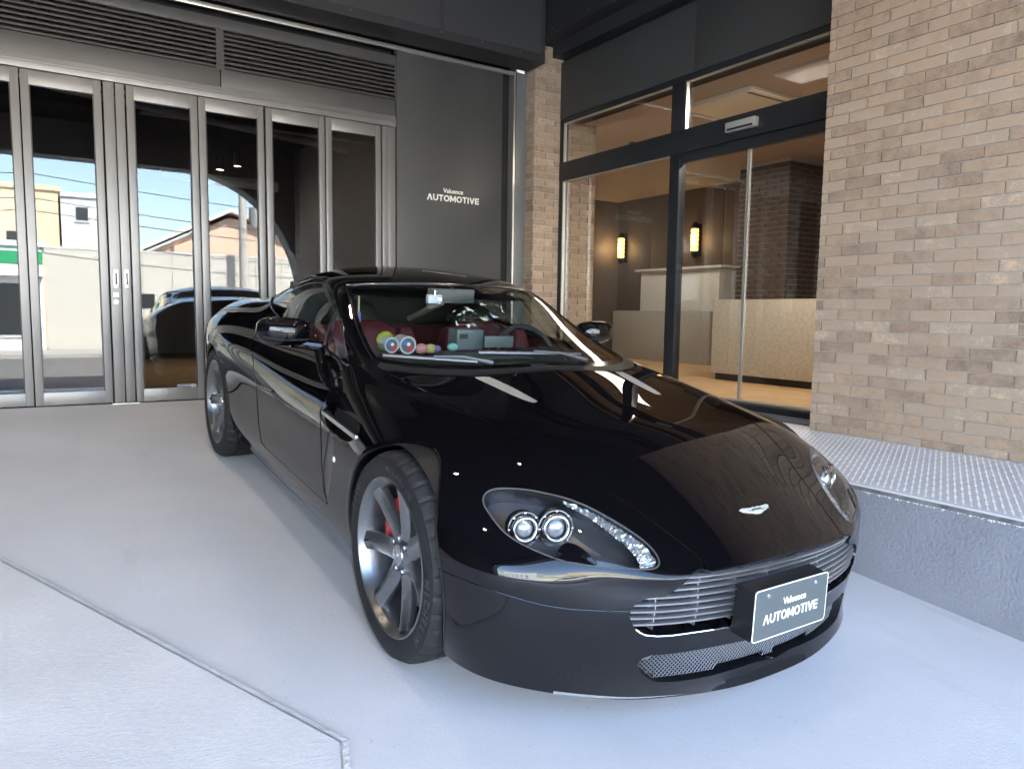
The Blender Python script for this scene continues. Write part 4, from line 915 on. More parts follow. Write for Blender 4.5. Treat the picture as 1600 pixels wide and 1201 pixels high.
# ================================================================== wheels
M_WHEEL = mat('wheel_silver', (.24, .245, .26), .28, .9, noise=(40, .04)); M_DISC = mat('brake_disc', (.33, .32, .31), .3, .95, bump=(6, .05))
M_RED = mat('red_caliper', (.42, .012, .018), .3, coat=.6)
def make_wheel(rt, wt):
    """wheel in its own frame: axis Y, outer face towards -Y at y = 0 (rim flange); rt tyre radius, wt tyre width"""
    R = empty('wheel'); seg = 216
    # tyre
    t = MB(); prof = [(.247, .010), (.252, .000), (.262, -.004), (.285, -.0075), (.303, -.006), (.316, .000), (rt-.009, .012), (rt-.0035, .022), (rt-.001, .034),
                      (rt, .052), (rt, .066), (rt-.007, .068), (rt-.007, .076), (rt, .078), (rt, wt/2-.006), (rt-.007, wt/2-.004), (rt-.007, wt/2+.004), (rt, wt/2+.006)]
    prof += [(r, wt-d) for r, d in prof[-5::-1]]
    n = len(prof); vs = []
    for i, (r, d) in enumerate(prof):
        edge = min(d, wt-d)
        for k in range(seg):
            a = 2*math.pi*k/seg; rr = r
            if r > .316 and edge < .064 and k % 6 == 0: rr = r-.0065
            elif r > .318 and edge >= .064 and (k+3) % 6 == 0 and r == rt: rr = r-.003
            vs.append((rr*math.cos(a), d, rr*math.sin(a)))
    t.add(vs, [(i*seg+k, (i+1)*seg+k, (i+1)*seg+(k+1) % seg, i*seg+(k+1) % seg) for i in range(n-1) for k in range(seg)])
    ty = t.build('tyre', M_RUBBER, R, smooth=True, angle=28)
    for rr in (.270, .311): MB().lathe([(rr-.0012, -.0066), (rr, -.0078 if rr > .3 else -.0072), (rr+.0012, -.0066)], 96, axis='y').build('sidewall_rib', M_RUBBER, ty, smooth=True)
    # sidewall lettering, set around the arc
    def arc_text(body, size, a_mid, r0, spread, m):
        mb_ = []
        adv = spread/len(body)
        for i, ch in enumerate(body):
            if ch == ' ': continue
            a = a_mid+(len(body)/2-i-.5)*adv
            Mx = Matrix.Translation((r0*math.cos(a), -.0062, r0*math.sin(a))) @ Matrix.Rotation(-(a-math.pi/2), 4, 'Y') @ Matrix.Rotation(rad(90), 4, 'X')
            mb_.append((ch, Mx))
        vs_, fs_ = [], []
        for ch, Mx in mb_:
            c = bpy.data.curves.new('t', 'FONT'); c.body = ch; c.size = size; c.align_x = 'CENTER'; c.extrude = .0022; c.offset = .0008
            ob = bpy.data.objects.new('t', c); COL.objects.link(ob); dg = bpy.context.evaluated_depsgraph_get(); me = bpy.data.meshes.new_from_object(ob.evaluated_get(dg))
            bpy.data.objects.remove(ob); bpy.data.curves.remove(c); b0 = len(vs_)
            vs_ += [tuple(Mx @ v.co) for v in me.vertices]; fs_ += [tuple(b0+q for q in p.vertices) for p in me.polygons]; bpy.data.meshes.remove(me)
        return vs_, fs_
    for body, a_mid, sp, sz in (('MICHELIN', rad(-14), rad(46), .036), ('PILOT', rad(152), rad(28), .030), ('MICHELIN', rad(75), rad(40), .020)):
        v_, f_ = arc_text(body, sz, a_mid, .281, sp, None); MB().add(v_, f_).build('sidewall_lettering', mat('rubber_letter', (.032, .032, .034), .45), ty)
    # rim barrel
    rim = MB().lathe([(.2455, .012), (.2530, .003), (.2535, -.001), (.2490, -.003), (.2440, .002), (.2405, .012), (.2330, .020), (.2290, .032), (.2260, .060), (.2200, .120), (.2240, .190), (.2440, .205)], 96, axis='y').build('rim', M_WHEEL, R, smooth=True, angle=50)
    # seven ridged spokes
    sp_r = [.046, .075, .105, .140, .175, .205, .2315]; sp_w = [.036, .0355, .0345, .0330, .0315, .0310, .034]; sp_d = [.044, .042, .038, .032, .026, .020, .013]; ed = [.004, .011, .015, .0165, .0165, .0150, .009]
    for k in range(7):
        a0 = rad(90-6)+2*math.pi*k/7; c, s = math.cos(a0), math.sin(a0); sp = MB(); vs = []
        for r, w, d, e in zip(sp_r, sp_w, sp_d, ed):
            for lat, dep in ((-w*1.02, d+.040), (-w, d+e), (-w*.10, d), (w*.16, d), (w, d+e), (w*1.02, d+.040)):
                vs.append((r*c-lat*s, dep, r*s+lat*c))
        m_ = len(sp_r); sp.add(vs, [(i*6+j, i*6+(j+1) % 6, (i+1)*6+(j+1) % 6, (i+1)*6+j) for i in range(m_-1) for j in range(6)])
        sp.build('spoke', M_WHEEL, R, bevel=.0022, angle=30)
        MB().lathe([(0, .034), (.008, .034), (.0098, .037), (.0098, .060)], 6, (.054*math.cos(a0+.2), 0, .054*math.sin(a0+.2)), 'y').build('lug_nut', mat('nut_steel', (.34, .34, .35), .35, 1), R) if k in (0, 1, 3, 4, 6) else None
    MB().lathe([(.0, .036), (.036, .036), (.040, .040), (.062, .046), (.070, .054), (.070, .085), (0, .085)], 48, axis='y').build('hub', M_WHEEL, R, smooth=True)
    cap = MB().lathe([(0, .0295), (.024, .0300), (.033, .0325), (.0355, .040)], 40, axis='y').build('centre_cap', mat('cap_silver', (.5, .51, .53), .2, .9), R, smooth=True)
    MB().prism([(-.020, .004), (-.008, .006), (0, .003), (.008, .006), (.020, .004), (.012, -.003), (.004, -.006), (-.004, -.006), (-.012, -.003)], .0280, .0297, 'y').build('wing_badge', M_CHROME, cap)
    MB().tube([(-.212, .030, -.02), (-.206, .004, -.02)], .0035, 8).build('valve_stem', M_BLACK, R)
    MB().lathe([(.06, .100), (.178, .100), (.178, .126), (.06, .126)], 72, axis='y').build('brake_disc', M_DISC, R)
    return R
def caliper(R, a_mid):
    mb = MB(); vs = []; aa = np.linspace(a_mid-.62, a_mid+.62, 14)
    for a in aa:
        f = 1-.35*((a-a_mid)/.62)**4
        for r, d in ((.120, .072), (.150, .066), (.190*1.0, .070), (.197, .085), (.197, .135), (.120, .135)):
            vs.append(((.158+(r-.158)*f)*math.cos(a), d, (.158+(r-.158)*f)*math.sin(a)))
    mb.add(vs, [(i*6+j, i*6+(j+1) % 6, (i+1)*6+(j+1) % 6, (i+1)*6+j) for i in range(len(aa)-1) for j in range(6)]+[tuple(range(6)), tuple(range(len(vs)-1, len(vs)-7, -1))])
    return mb.build('brake_caliper', M_RED, R, bevel=.003)
wf = make_wheel(.334, .235); wr = make_wheel(.337, .275)
WHEELS = []
for proto, x, w, z, cal in ((wf, 0.0, .235, .334, rad(152)), (wr, -2.6, .275, .337, rad(20))):
    for s in (1, -1):
        o = proto if s == 1 else copy_tree(proto)
        o.name = 'wheel'; o.parent = CAR
        o.location = (x, -.903*s, z); o.rotation_euler = (0, 0, 0 if s == 1 else math.pi); WHEELS.append((o, cal if s == 1 else math.pi-cal))
for o, c_ in WHEELS: caliper(o, c_)
# ================================================================== car details
def atX(u, v, X): d = cray(u, v); return CAMC+d*(X-CAMC[0])/d[0]
def atYc(u, v, Y): d = cray(u, v); return CAMC+d*(Y-CAMC[1])/d[1]
def mirror_copy(o, parent=CAR):
    """mirrored twin of a mesh part (and of its sub-parts) on the car's other side"""
    me = o.data.copy(); me.transform(Matrix.Diagonal((1, -1, 1, 1))); me.flip_normals(); c = link(o.name.split('.')[0], me, None, parent)
    for ch in list(o.children): mirror_copy(ch, c)
    return c
def sheet_on_body(poly, n, depth, cond):
    return None
# ---- headlights -------------------------------------------------------
hl = lens.offset(-.001).build('headlight', glass_mat('lens_glass', (.95, .96, .97), 1.55, 1.4))
bucket = lens.offset(-.060); bu = bucket.build('lamp_housing', mat('lamp_black', (.12, .12, .13), .28, .6), hl)
# side walls of the lamp recess: rim outline joined to the housing outline
rim = [on_body(u, v) for u, v in HEAD]; rim = [p for p in rim if p is not None]
rim_n = [np.array(BVH0.find_nearest(Vector(p))[1]) for p in rim]
if np.dot(rim_n[0], CAMC-rim[0]) < 0: rim_n = [-q for q in rim_n]
wl = MB(); k = len(rim); wl.add([p-n*.002 for p, n in zip(rim, rim_n)]+[p-n*.062 for p, n in zip(rim, rim_n)], [(i, (i+1) % k, (i+1) % k+k, i+k) for i in range(k)])
wl.build('recess_wall', mat('lamp_bezel', (.10, .10, .11), .2, .8), hl, smooth=True)
MB().tube([tuple(p+n*.0005) for p, n in zip(rim, rim_n)], .0022, 6, True).build('lens_seal', mat('lens_edge', (.10, .10, .105), .3, .3), hl, smooth=True)
def lamp_point(u, v, dep):
    p = on_body(u, v); h = BVH0.find_nearest(Vector(p)); n = np.array(h[1]); n = n if np.dot(n, CAMC-p) > 0 else -n; return p-n*dep, n
fwd = Vector((.93, -.30, .10)).normalized()
for (u, v, rr) in ((817, 811, .041), (870, 808, .044)):
    p, n = lamp_point(u, v, .040); Mq = Matrix.Translation(Vector(p)) @ fwd.to_track_quat('Z', 'Y').to_matrix().to_4x4()
    def lat(prof, name, m, par, seg=40):
        me = MB().lathe(prof, seg).mesh(name); me.transform(Mq)
        for q in me.polygons: q.use_smooth = True
        return link(name, me, m, par)
    pj = lat([(rr*.66, .022), (rr*.72, .027), (rr*.86, .027), (rr*.95, .018), (rr*1.0, .0), (rr*1.0, -.03)], 'projector_ring', mat('ring_silver', (.60, .61, .62), .2, 1.0), hl)
    lat([(0, .024), (rr*.3, .0225), (rr*.55, .016), (rr*.66, .006)], 'projector_lens', mat('projector_glass', (.34, .37, .41), .04, .35, coat=1.0), pj)
    lat([(rr*1.06, .012), (rr*1.16, .016), (rr*1.18, .004), (rr*1.16, -.02)], 'outer_bezel', mat('bezel_dark', (.16, .165, .17), .2, .9), pj)
    for a in np.arange(0, 2*math.pi, math.pi/4):
        tip = MB().box(-.003, .003, -.0018, .0018, 0, .006); me = tip.mesh('clip'); me.transform(Mq @ Matrix.Translation((rr*1.10*math.cos(a), rr*1.10*math.sin(a), .012))); link('bezel_clip', me, M_CHROME, pj)
# faceted indicator strip along the inner edge of the lamp
stripT = [(880, 779), (905, 787.5), (930, 799), (955, 813), (980, 829), (1003, 846), (1019, 862), (1026, 876), (1022, 884)]
stripB = [(882, 785), (905, 796), (926, 809), (946, 823), (965, 838), (982, 852), (994, 866), (1000, 878), (1001, 886)]
sT = smooth_poly(stripT, 8, False); sB = smooth_poly(stripB, 8, False); st = MB(); rows = []
for a, b in zip(sT, sB):
    row = []
    for t in np.linspace(0, 1, 6):
        u, v = a+(b-a)*t; p, n = lamp_point(u, v, .006+random.uniform(0, .006)); row.append(p)
    rows.append(row)
kk = 6; st.add([p for r_ in rows for p in r_], [f for i in range(len(rows)-1) for j in range(kk-1) for f in ((i*kk+j, i*kk+j+1, (i+1)*kk+j+1), (i*kk+j, (i+1)*kk+j+1, (i+1)*kk+j))])
st.build('indicator_strip', mat('prism_clear', (.50, .52, .53), .10, .65, coat=1.0), hl)
# washer flap
fl_o = smooth_poly([(866, 873), (872, 858), (880, 850), (890, 848), (905, 854), (920, 866), (932, 881), (925, 883), (900, 879)], 5)
fp = [lamp_point(u, v, -.0025)[0] for u, v in fl_o]; c_ = np.mean(fp, 0); fm = MB(); k = len(fp); fm.add([tuple(c_)]+[tuple(p) for p in fp], [(0, 1+i, 1+(i+1) % k) for i in range(k)])
fl = fm.build('washer_flap', M_PAINT, hl, smooth=True); MB().tube([tuple(p) for p in fp], .0010, 5, True).build('flap_seal', M_BLACK, fl)
mirror_copy(hl)
# ---- grille ------------------------------------------------------------
gp = cpx(BODY.V); gs = np.where(c_nose(BODY.V), sdf(GRILLE, gp), 9.0); gfill, _ = BODY.split(gs)
gback = gfill.both().offset(-.075).build('grille_recess', M_DARK)
def nose_x(y, z):
    h = BVH0.ray_cast(Vector((3, -abs(y)-1e-4, z)), Vector((-1, 0, 0))); return None if h[0] is None else h[0].x
def in_grille(y, z, grow=0):
    x = nose_x(y, z)
    return x is not None and sdf(GRILLE, cpx([(x, -abs(y), z)]))[0] < grow
gr = empty('grille'); gr.parent = CAR
M_BAR = mat('grille_alu', (.50, .50, .52), .36, .9)
for i, z0 in enumerate(np.linspace(.338, .470, 8)):
    pts = []
    for y in np.linspace(-.56, .56, 113):
        z = z0+.012*(1-(abs(y)/.5)**2)*.0
        if in_grille(y, z, .8):
            x = nose_x(y, z); pts.append((x-.014, y, z))
    if len(pts) > 4:
        b = MB(); vs = []
        for p in pts: vs += [(p[0]+.004, p[1], p[2]-.0032), (p[0]+.005, p[1], p[2]+.0015), (p[0]-.001, p[1], p[2]+.0042), (p[0]-.016, p[1], p[2]+.0034), (p[0]-.016, p[1], p[2]-.0022)]
        m5 = 5; b.add(vs, [(q*m5+j, q*m5+(j+1) % m5, (q+1)*m5+(j+1) % m5, (q+1)*m5+j) for q in range(len(pts)-1) for j in range(m5)]+[tuple(range(m5)), tuple(range(len(vs)-1, len(vs)-m5-1, -1))])
        b.build('grille_bar', M_BAR, gr, smooth=True)
for y in (-.44, -.315, -.19, -.065, .065, .19, .315, .44):
    zz = [z for z in np.linspace(.318, .475, 36) if in_grille(y, z, -.5)]
    if len(zz) > 4:
        b = MB(); vs = []
        for z in zz[::3]+[zz[-1]]:
            x = nose_x(y, z); vs += [(x-.018, y-.0018, z), (x-.018, y+.0018, z), (x-.045, y+.0018, z), (x-.045, y-.0018, z)]
        n4 = len(vs)//4; b.add(vs, [(q*4+j, q*4+(j+1) % 4, (q+1)*4+(j+1) % 4, (q+1)*4+j) for q in range(n4-1) for j in range(4)]); b.build('grille_fin', M_BAR, gr)
def edge_line(poly, inset=0.0, lift=0.0):
    out = []
    for u, v in poly:
        p = on_body(u, v)
        if p is not None: out.append(p)
    return out
def lip_ring(poly3, r_in, name, m, parent, depth=.03):
    """return flange running inward from a cut edge of the nose"""
    P_ = [np.array(p) for p in poly3]; vs = []
    for p in P_:
        sy = 1 if p[1] <= 0 else -1; h = BVH0.find_nearest(Vector((p[0], -abs(p[1]), p[2]))); n = np.array(h[1]); n = (n if n[0] > 0 else -n)*[1, sy, 1]; vs += [p+n*.0004, p-n*.004, p-n*depth]
    k = len(P_); b = MB(); b.add(vs, [(i*3+j, i*3+j+1, (i+1)*3+j+1, (i+1)*3+j) for i in range(k-1) for j in range(2) if np.linalg.norm(P_[i]-P_[i+1]) < .06]); return b
def clean_outline(poly, lo=None):
    q = np.array(poly); d = np.hypot(*(np.roll(q, -1, 0)-q).T); n = [max(1, int(x/4)) for x in d]; out = []
    for a, b, m_ in zip(q, np.roll(q, -1, 0), n):
        for t in range(m_): out.append(a+(b-a)*t/m_)
    return out
for poly, nm, dep in ((GRILLE, 'grille_surround', .05), (INTAKE, 'intake_surround', .06)):
    pts = [p for p in (on_body(u, v) for u, v in clean_outline(poly)) if p is not None and p[1] < -.003 and p[0] > .56]
    # start the loop where it crosses the centre plane
    dd = [np.linalg.norm(pts[i]-pts[i-1]) for i in range(len(pts))]; st_ = int(np.argmax(dd)); pts = pts[st_:]+pts[:st_]
    for s in (1, -1): lip_ring([p*[1, s, 1] for p in pts], 0, nm, M_PAINT, CAR, dep).build(nm, M_PAINT if nm == 'grille_surround' else M_BLACK, CAR, smooth=True)
# chrome strip along the lower grille edge
low = [p for p in (on_body(u, v) for u, v in [(993, 983), (1000, 988), (1008, 991.6), (1026, 993.4), (1050, 992), (1076.6, 988.4), (1110, 983.6), (1141.6, 978.4)]+c3((.793, .10, .3075), (.796, .001, .3075))) if p is not None]
cl = [tuple(p+np.array([.001, 0, 0])) for p in low]; MB().tube(cl+[(x, -y, z) for x, y, z in cl[::-1]], .0022, 6).build('grille_trim', M_CHROME, CAR, smooth=True)
# ---- lower intake: woven mesh, duct ring, radiator behind
isd = np.where(c_nose(BODY.V), sdf(INTAKE, gp), 9.0); ifill, _ = BODY.split(isd-2.0)
ifill.both().offset(-.16).build('intake_recess', M_DARK)
MB().box(.50, .52, -.55, .55, .11, .33).build('duct_back', M_DARK, CAR)
rd = MB().box(.56, .60, -.36, .36, .17, .25).build('radiator', mat('radiator_grey', (.10, .10, .105), .5, .5, bump=(160, .8, (1, 8, 1))), CAR)
mesh_w = MB(); r0 = .0009
def intake_pt(y, z): x = nose_x(y, z); return None if x is None else (x-.030, y, z)
for sgn in (1, -1):
    for y0 in np.arange(-.62, .62, .0125):
        pts = []
        for t in np.linspace(0, 1, 10):
            z = .135+t*.120; y = y0+sgn*(z-.21)*1.0
            x = nose_x(y, z)
            if x is not None and abs(y) < .50 and sdf(INTAKE, cpx([(x, -abs(y), z)]))[0] < 1.0: pts.append((x-.028-.0006*sgn, y, z))
        if len(pts) > 1: mesh_w.tube(pts, r0, 4, caps=False)
o = mesh_w.build('intake_mesh', mat('mesh_steel', (.25, .25, .26), .35, .8), CAR); tag(o, kind='stuff')
for s in (1, -1): MB().lathe([(.026, .0), (.034, .004), (.036, 0), (.034, -.03), (.026, -.03)], 28, (.655, -.395*s, .225), 'x').build('duct_ring', mat('duct_grey', (.20, .20, .21), .4, .3), CAR, smooth=True)
# chrome-like lower lip edge: thin protective splitter strip
lip = []
for y in np.linspace(-.66, .66, 60):
    h = BVH0.ray_cast(Vector((3, -abs(y)-1e-4, .132)), Vector((-1, 0, 0)))
    if h[0] is not None: lip.append((h[0].x-.004, y, .124))
MB().tube(lip, .006, 6).build('splitter_lip', mat('splitter_grey', (.16, .16, .17), .35), CAR, smooth=True)
# ---- number plate on its box
cz_, cyy, X0 = .368, -.050, .858
tilt = rad(6); br = MB(); br.prism([(-.070, -.072), (-.004, -.074), (.0, .068), (-.060, .074)], cyy-.160, cyy+.160, 'y'); me = br.mesh('plate_box'); me.transform(Matrix.Translation((X0, 0, cz_)))
pb = link('plate_holder', me, mat('holder_black', (.010, .010, .012), .4), CAR)
PM = Matrix.Translation((X0+.002, cyy, cz_)) @ Matrix.Rotation(-tilt*.35, 4, 'Y')
def rounded(w, h, r, n=5):
    return [(sx*(w/2-r)+r*math.cos(a0+t), sy*(h/2-r)+r*math.sin(a0+t)) for sx, sy, a0 in ((1, 1, 0), (-1, 1, math.pi/2), (-1, -1, math.pi), (1, -1, 1.5*math.pi)) for t in np.linspace(0, math.pi/2, n)]
def plate_part(name, poly, d0, d1, m, par): me = MB().prism(poly, d0, d1, 'x').mesh(name); me.transform(PM); o = link(name, me, m, par); return o
pl = plate_part('number_plate', rounded(.326, .149, .012), 0, .0012, mat('plate_slate', (.080, .095, .100), .4), CAR)
outer = rounded(.326, .149, .012, 6); inner = rounded(.320, .143, .009, 6); k = len(outer); rm = MB(); rm.add([(.0022, a, b) for a, b in outer]+[(.0022, a, b) for a, b in inner]+[(0, a, b) for a, b in outer], [(i, (i+1) % k, (i+1) % k+k, i+k) for i in range(k)]+[(i, i+2*k, (i+1) % k+2*k, (i+1) % k) for i in range(k)])
me = rm.mesh('plate_rim'); me.transform(PM); link('plate_rim', me, M_WHITE, pl)
me = letters_mesh(custom_letters(.242, .0280, .0049), lambda a, b, d: (.0013+d, -.121+a, -.030+b), .0012).mesh('automotive_lettering'); me.transform(PM); link('automotive_lettering', me, M_WHITE, pl)
tm_ = PM @ Matrix.Translation((.0014, .012, .014)) @ Matrix.Rotation(rad(90), 4, 'Z') @ Matrix.Rotation(rad(90), 4, 'X')
text_obj('valuence_lettering', 'Valuence', .028, M_WHITE, pl, tm_, .0006, bold=.0004)
for yy in (-.105, .105):
    me = MB().lathe([(0, .0048), (.0045, .0042), (.0065, .002), (.0065, 0)], 16, (0, yy, .052), 'x').mesh('screw'); me.transform(PM); link('plate_screw', me, M_CHROME, pl)
# ---- bonnet vents, emblem
for s in (1, -1):
    t_ = hvent if s == 1 else hvent.mirror()
    vt = t_.offset(-.006).build('bonnet_vent', mat('vent_backing', (.16, .16, .18), .4, .6))
    w_ = MB(); V_ = t_.V; c0 = V_.mean(0)
    hb = t_.offset(-.001).bvh()
    for a in (rad(30), rad(-30)):
        for off in np.arange(-.36, .36, .0055):
            d = Vector((math.cos(a), math.sin(a), 0)); nrm = Vector((-d.y, d.x, 0)); seg_ = []
            for t in np.arange(-.30, .30, .004):
                q = Vector(c0)+nrm*off+d*t; h = hb.ray_cast(Vector((q.x, q.y, 2)), Vector((0, 0, -1)))
                if h[0] is not None: seg_.append(h[0])
                elif len(seg_) > 1: w_.tube(seg_[::max(1, len(seg_)-1)], .0011, 4, caps=False); seg_ = []
            if len(seg_) > 1: w_.tube(seg_[::max(1, len(seg_)-1)], .0011, 4, caps=False)
    o = w_.build('vent_mesh', mat('vent_silver', (.75, .76, .80), .28, .9), vt); tag(o, kind='stuff')
ex, ez = .668, None
def top_pt(X, Y): h = BVH0.ray_cast(Vector((X, -abs(Y)-1e-4, 3)), Vector((0, 0, -1))); n = h[1] if h[1].z > 0 else -h[1]; return h[0], (n if Y <= 0 else Vector((n.x, -n.y, n.z)))
emb = MB(); prof = [(0, .007), (.008, .0105), (.022, .0085), (.042, .0100), (.060, .0125), (.066, .0105), (.058, .001), (.044, -.005), (.026, -.009), (.013, -.0145), (0, -.0160)]
out2 = [(y, x) for y, x in prof]+[(-y, x) for y, x in prof[-2:0:-1]]; k = len(out2); vs = []
for sc, lift in ((1, .0005), (1, .003), (.9, .0048)):
    for y, x in out2:
        p, n = top_pt(ex-x*.0+x*1.0*-.9+.0, y); vs.append((p.x+n.x*lift, y*sc, p.z+n.z*lift))
emb.add(vs, [(i+j*k, (i+1) % k+j*k, (i+1) % k+(j+1)*k, i+(j+1)*k) for j in range(2) for i in range(k)]+[tuple(range(2*k, 3*k))])
eb = emb.build('wing_emblem', mat('emblem_silver', (.85, .86, .86), .3, .6), CAR)
bar = MB()
for y0, y1 in ((-.020, .020),):
    p, n = top_pt(ex+.002, 0); bar.box(p.x-.005, p.x+.004, y0, y1, p.z+.004, p.z+.0068)
bar.build('emblem_bar', mat('emblem_green', (.12, .22, .18), .3, .5), eb)
for y in np.linspace(-.05, .05, 9):
    if abs(y) > .022: p, n = top_pt(ex+.004, y); MB().box(p.x-.005, p.x+.006, y-.0008, y+.0008, p.z+.0036, p.z+.0058).build('feather_line', mat('emblem_line', (.3, .32, .32), .3, .8), eb)
# ---- bright window surround, windscreen strip, gaps
sw = [p for p in (on_body(u, v, None, .0015) for u, v in SIDEW) if p is not None]
for s, w in ((1, WIN[0]), (-1, WIN[1])): MB().tube([(p[0], p[1]*s, p[2]) for p in sw], .0034, 6, True).build('window_surround', mat('surround_dark_chrome', (.34, .34, .35), .16, 1.0), w, smooth=True)
tl = surf_line([(541, 445.6), (560, 444.4), (580, 443.6), (630, 442.9), (680, 443.6), (712, 444.9)], .0012)
tl = [p for p in tl if p[1] < 0]; MB().tube(tl+[(x, -y, z) for x, y, z in tl[::-1]], .0022, 6).build('windscreen_trim', M_SATIN, ws, smooth=True)
pl_ = surf_line([(541, 446), (548.75, 480), (555, 503.7), (563, 525), (571, 542.5), (583, 562)], .0008)
both_tube('pillar_trim', pl_, .0018, M_BLACK, ws)
for nm, ln in (('quarter_bar', [(523.5, 490), (517, 508), (511, 525), (506.6, 541.5)]),):
    q = [p for p in (on_body(u, v, None, -.001) for u, v in smooth_poly(ln, 5, False)) if p is not None]
    for s, w in ((1, WIN[0]), (-1, WIN[1])): MB().tube([(p[0], p[1]*s, p[2]) for p in q], .0085, 6).build(nm, M_BLACK, w, smooth=True)
# ---- side vent: dark cavity, bright strake, carbon trim, repeater lamp
vs_f, _ = BODY.split(region(BODY, VENT, c_side, 1.5))
for s in (1, -1):
    t_ = vs_f if s == 1 else vs_f.mirror(); sv = t_.offset(-.045).build('side_vent', M_DARK)
    ring = [on_body(u, v) for u, v in clean_outline(VENT)]; ring = [p for p in ring if p is not None]; vs = []
    for p in ring: vs += [p*[1, s, 1], (p+np.array([0, .004, 0]))*[1, s, 1], (p+np.array([-.004, .045, 0]))*[1, s, 1]]
    k = len(ring); b = MB(); b.add(vs, [(i*3+j, i*3+j+1, ((i+1) % k)*3+j+1, ((i+1) % k)*3+j) for i in range(k) for j in range(2)]); b.build('vent_wall', M_GLOSS, sv, smooth=True)
    a_, b_ = on_body(503.5, 643.5), on_body(557, 684)
    d = np.array([0, -.004, 0]); st_ = MB(); q = [a_+d, b_+d]
    st_.add([(p+np.array(o_))*[1, s, 1] for p in q for o_ in ((0, 0, .0085), (0, 0, -.0085), (0, .022, -.006), (0, .022, .006))], [(0, 1, 5, 4), (1, 2, 6, 5), (2, 3, 7, 6), (3, 0, 4, 7), (0, 3, 2, 1), (4, 5, 6, 7)])
    st_.build('strake', M_SATIN, sv, bevel=.002)
    (carbon if s == 1 else carbon.mirror()).offset(-.002).build('carbon_trim', mat('carbon_weave', (.035, .036, .038), .3, .3, coat=.6, bump=(420, .9)), sv)
    p = on_body(522, 717.5); MB().lathe([(0, -.0045), (.008, -.004), (.0115, -.001), (.012, .003)], 20, (p[0], p[1]*1, p[2]), 'y').build('tmp', M_WHITE) if False else None
    lp = MB().lathe([(0, -.0055), (.007, -.0048), (.0115, -.002), (.0122, .003)], 20, tuple(p), 'y').mesh('repeater')
    if s == -1: lp.transform(Matrix.Diagonal((1, -1, 1, 1)))
    for q_ in lp.polygons: q_.use_smooth = True
    link('side_repeater', lp, mat('repeater_clear', (.75, .74, .72), .15, coat=1.0), CAR)
# ---- door mirrors
def door_mirror():
    prof = [(0, .26, .30), (.12, .62, .72), (.3, .90, .95), (.5, 1, 1), (.75, .98, .98), (.92, .94, .95), (1, .88, .90)]
    y_in, y_out = -.775, -1.005; mb = MB(); vs = []; NR = 18
    for t, f1, f2 in prof:                       # loft from the leading edge (+X) back to the glass plane
        X = -1.145-.125*t
        for k in range(NR):
            a = 2*math.pi*k/NR; ca, sa = math.cos(a), math.sin(a); e = .74
            yy = (abs(ca)**e)*(1 if ca > 0 else -1)*.117*f1; zz = (abs(sa)**e)*(1 if sa > 0 else -1)*.058*f2
            vs.append((X-.06*max(0, -yy)/.1*.25, -.890+yy+.004*t, .912+zz+(.010 if sa > 0 else 0)-.10*yy*.25))
    n = len(prof); mb.add(vs, [(i*NR+j, i*NR+(j+1) % NR, (i+1)*NR+(j+1) % NR, (i+1)*NR+j) for i in range(n-1) for j in range(NR)]+[tuple(range(NR))])
    o = mb.build('door_mirror', M_PAINT, CAR, smooth=True, angle=60)
    gl = MB(); gl.add(vs[-NR:], [tuple(range(NR))]); gl.build('mirror_glass', M_CHROME, o)
    MB().tube([(-1.18, -.99, .897), (-1.158, -.93, .888), (-1.150, -.87, .886), (-1.158, -.80, .886)], .0045, 6).build('lower_seam', M_BLACK, o, smooth=True)
    MB().tube([(-1.21, -.86, .872), (-1.205, -.80, .860), (-1.20, -.70, .845)], [.026, .022, .026], 10).build('mirror_arm', M_PAINT, o, smooth=True)
    return o
dm_ = door_mirror(); mirror_copy(dm_)
# ---- door handles (flush pull)
for s, d_ in ((1, DOORS[0]), (-1, DOORS[1])):
    pts = [on_body(u, v, None, .001) for u, v in ((404, 604), (410, 605.5), (418, 608), (426, 611))]
    pts = [p*[1, s, 1] for p in pts if p is not None]
    if len(pts) > 1: MB().tube([tuple(p) for p in pts], .0075, 8).build('door_handle', M_GLOSS, d_, smooth=True)
# ---- wipers
BVHF = BODY.both().bvh()
def wiper(base, tip_a, tip_b, lift=.016, r=.0052):
    """arm pivot and blade ends in photo pixels on the screen surface"""
    def on(u, v, l):
        h = BVHF.ray_cast(Vector(CAMC), Vector(cray(u, v))); p = np.array(h[0]); n = np.array(h[1]); n = n if np.dot(n, CAMC-p) > 0 else -n; return p+n*l
    b0 = on(*base, .012); A_, B_ = np.array(tip_a), np.array(tip_b); ok = [on(*(A_+(B_-A_)*t), lift) for t in np.linspace(0, 1, 14)]
    bl = MB(); vs = []
    for p in ok: vs += [p+np.array(q) for q in ((.006, 0, -.002), (.004, 0, .004), (-.004, 0, .008), (-.006, 0, .001))]
    bl.add(vs, [(i*4+j, i*4+(j+1) % 4, (i+1)*4+(j+1) % 4, (i+1)*4+j) for i in range(13) for j in range(4)]+[(0, 1, 2, 3), (55, 54, 53, 52)])
    o = bl.build('wiper', mat('wiper_grey', (.13, .135, .145), .4, .5), CAR, smooth=True)
    MB().tube([tuple(p-np.array([0, 0, .007])) for p in ok], .0042, 5).build('wiper_rubber', M_BLACK, o)
    mid = np.array(ok[len(ok)//2])+np.array([0, 0, .010]); MB().tube([tuple(b0), tuple((b0+mid)/2+np.array([0, 0, .012])), tuple(mid)], [.009, .006, .005], 8).build('wiper_arm', MATS['wiper_grey'], o, smooth=True)
wiper((770, 571), (598, 561), (745, 571)); wiper((915, 566), (747, 557), (905, 559), .018)
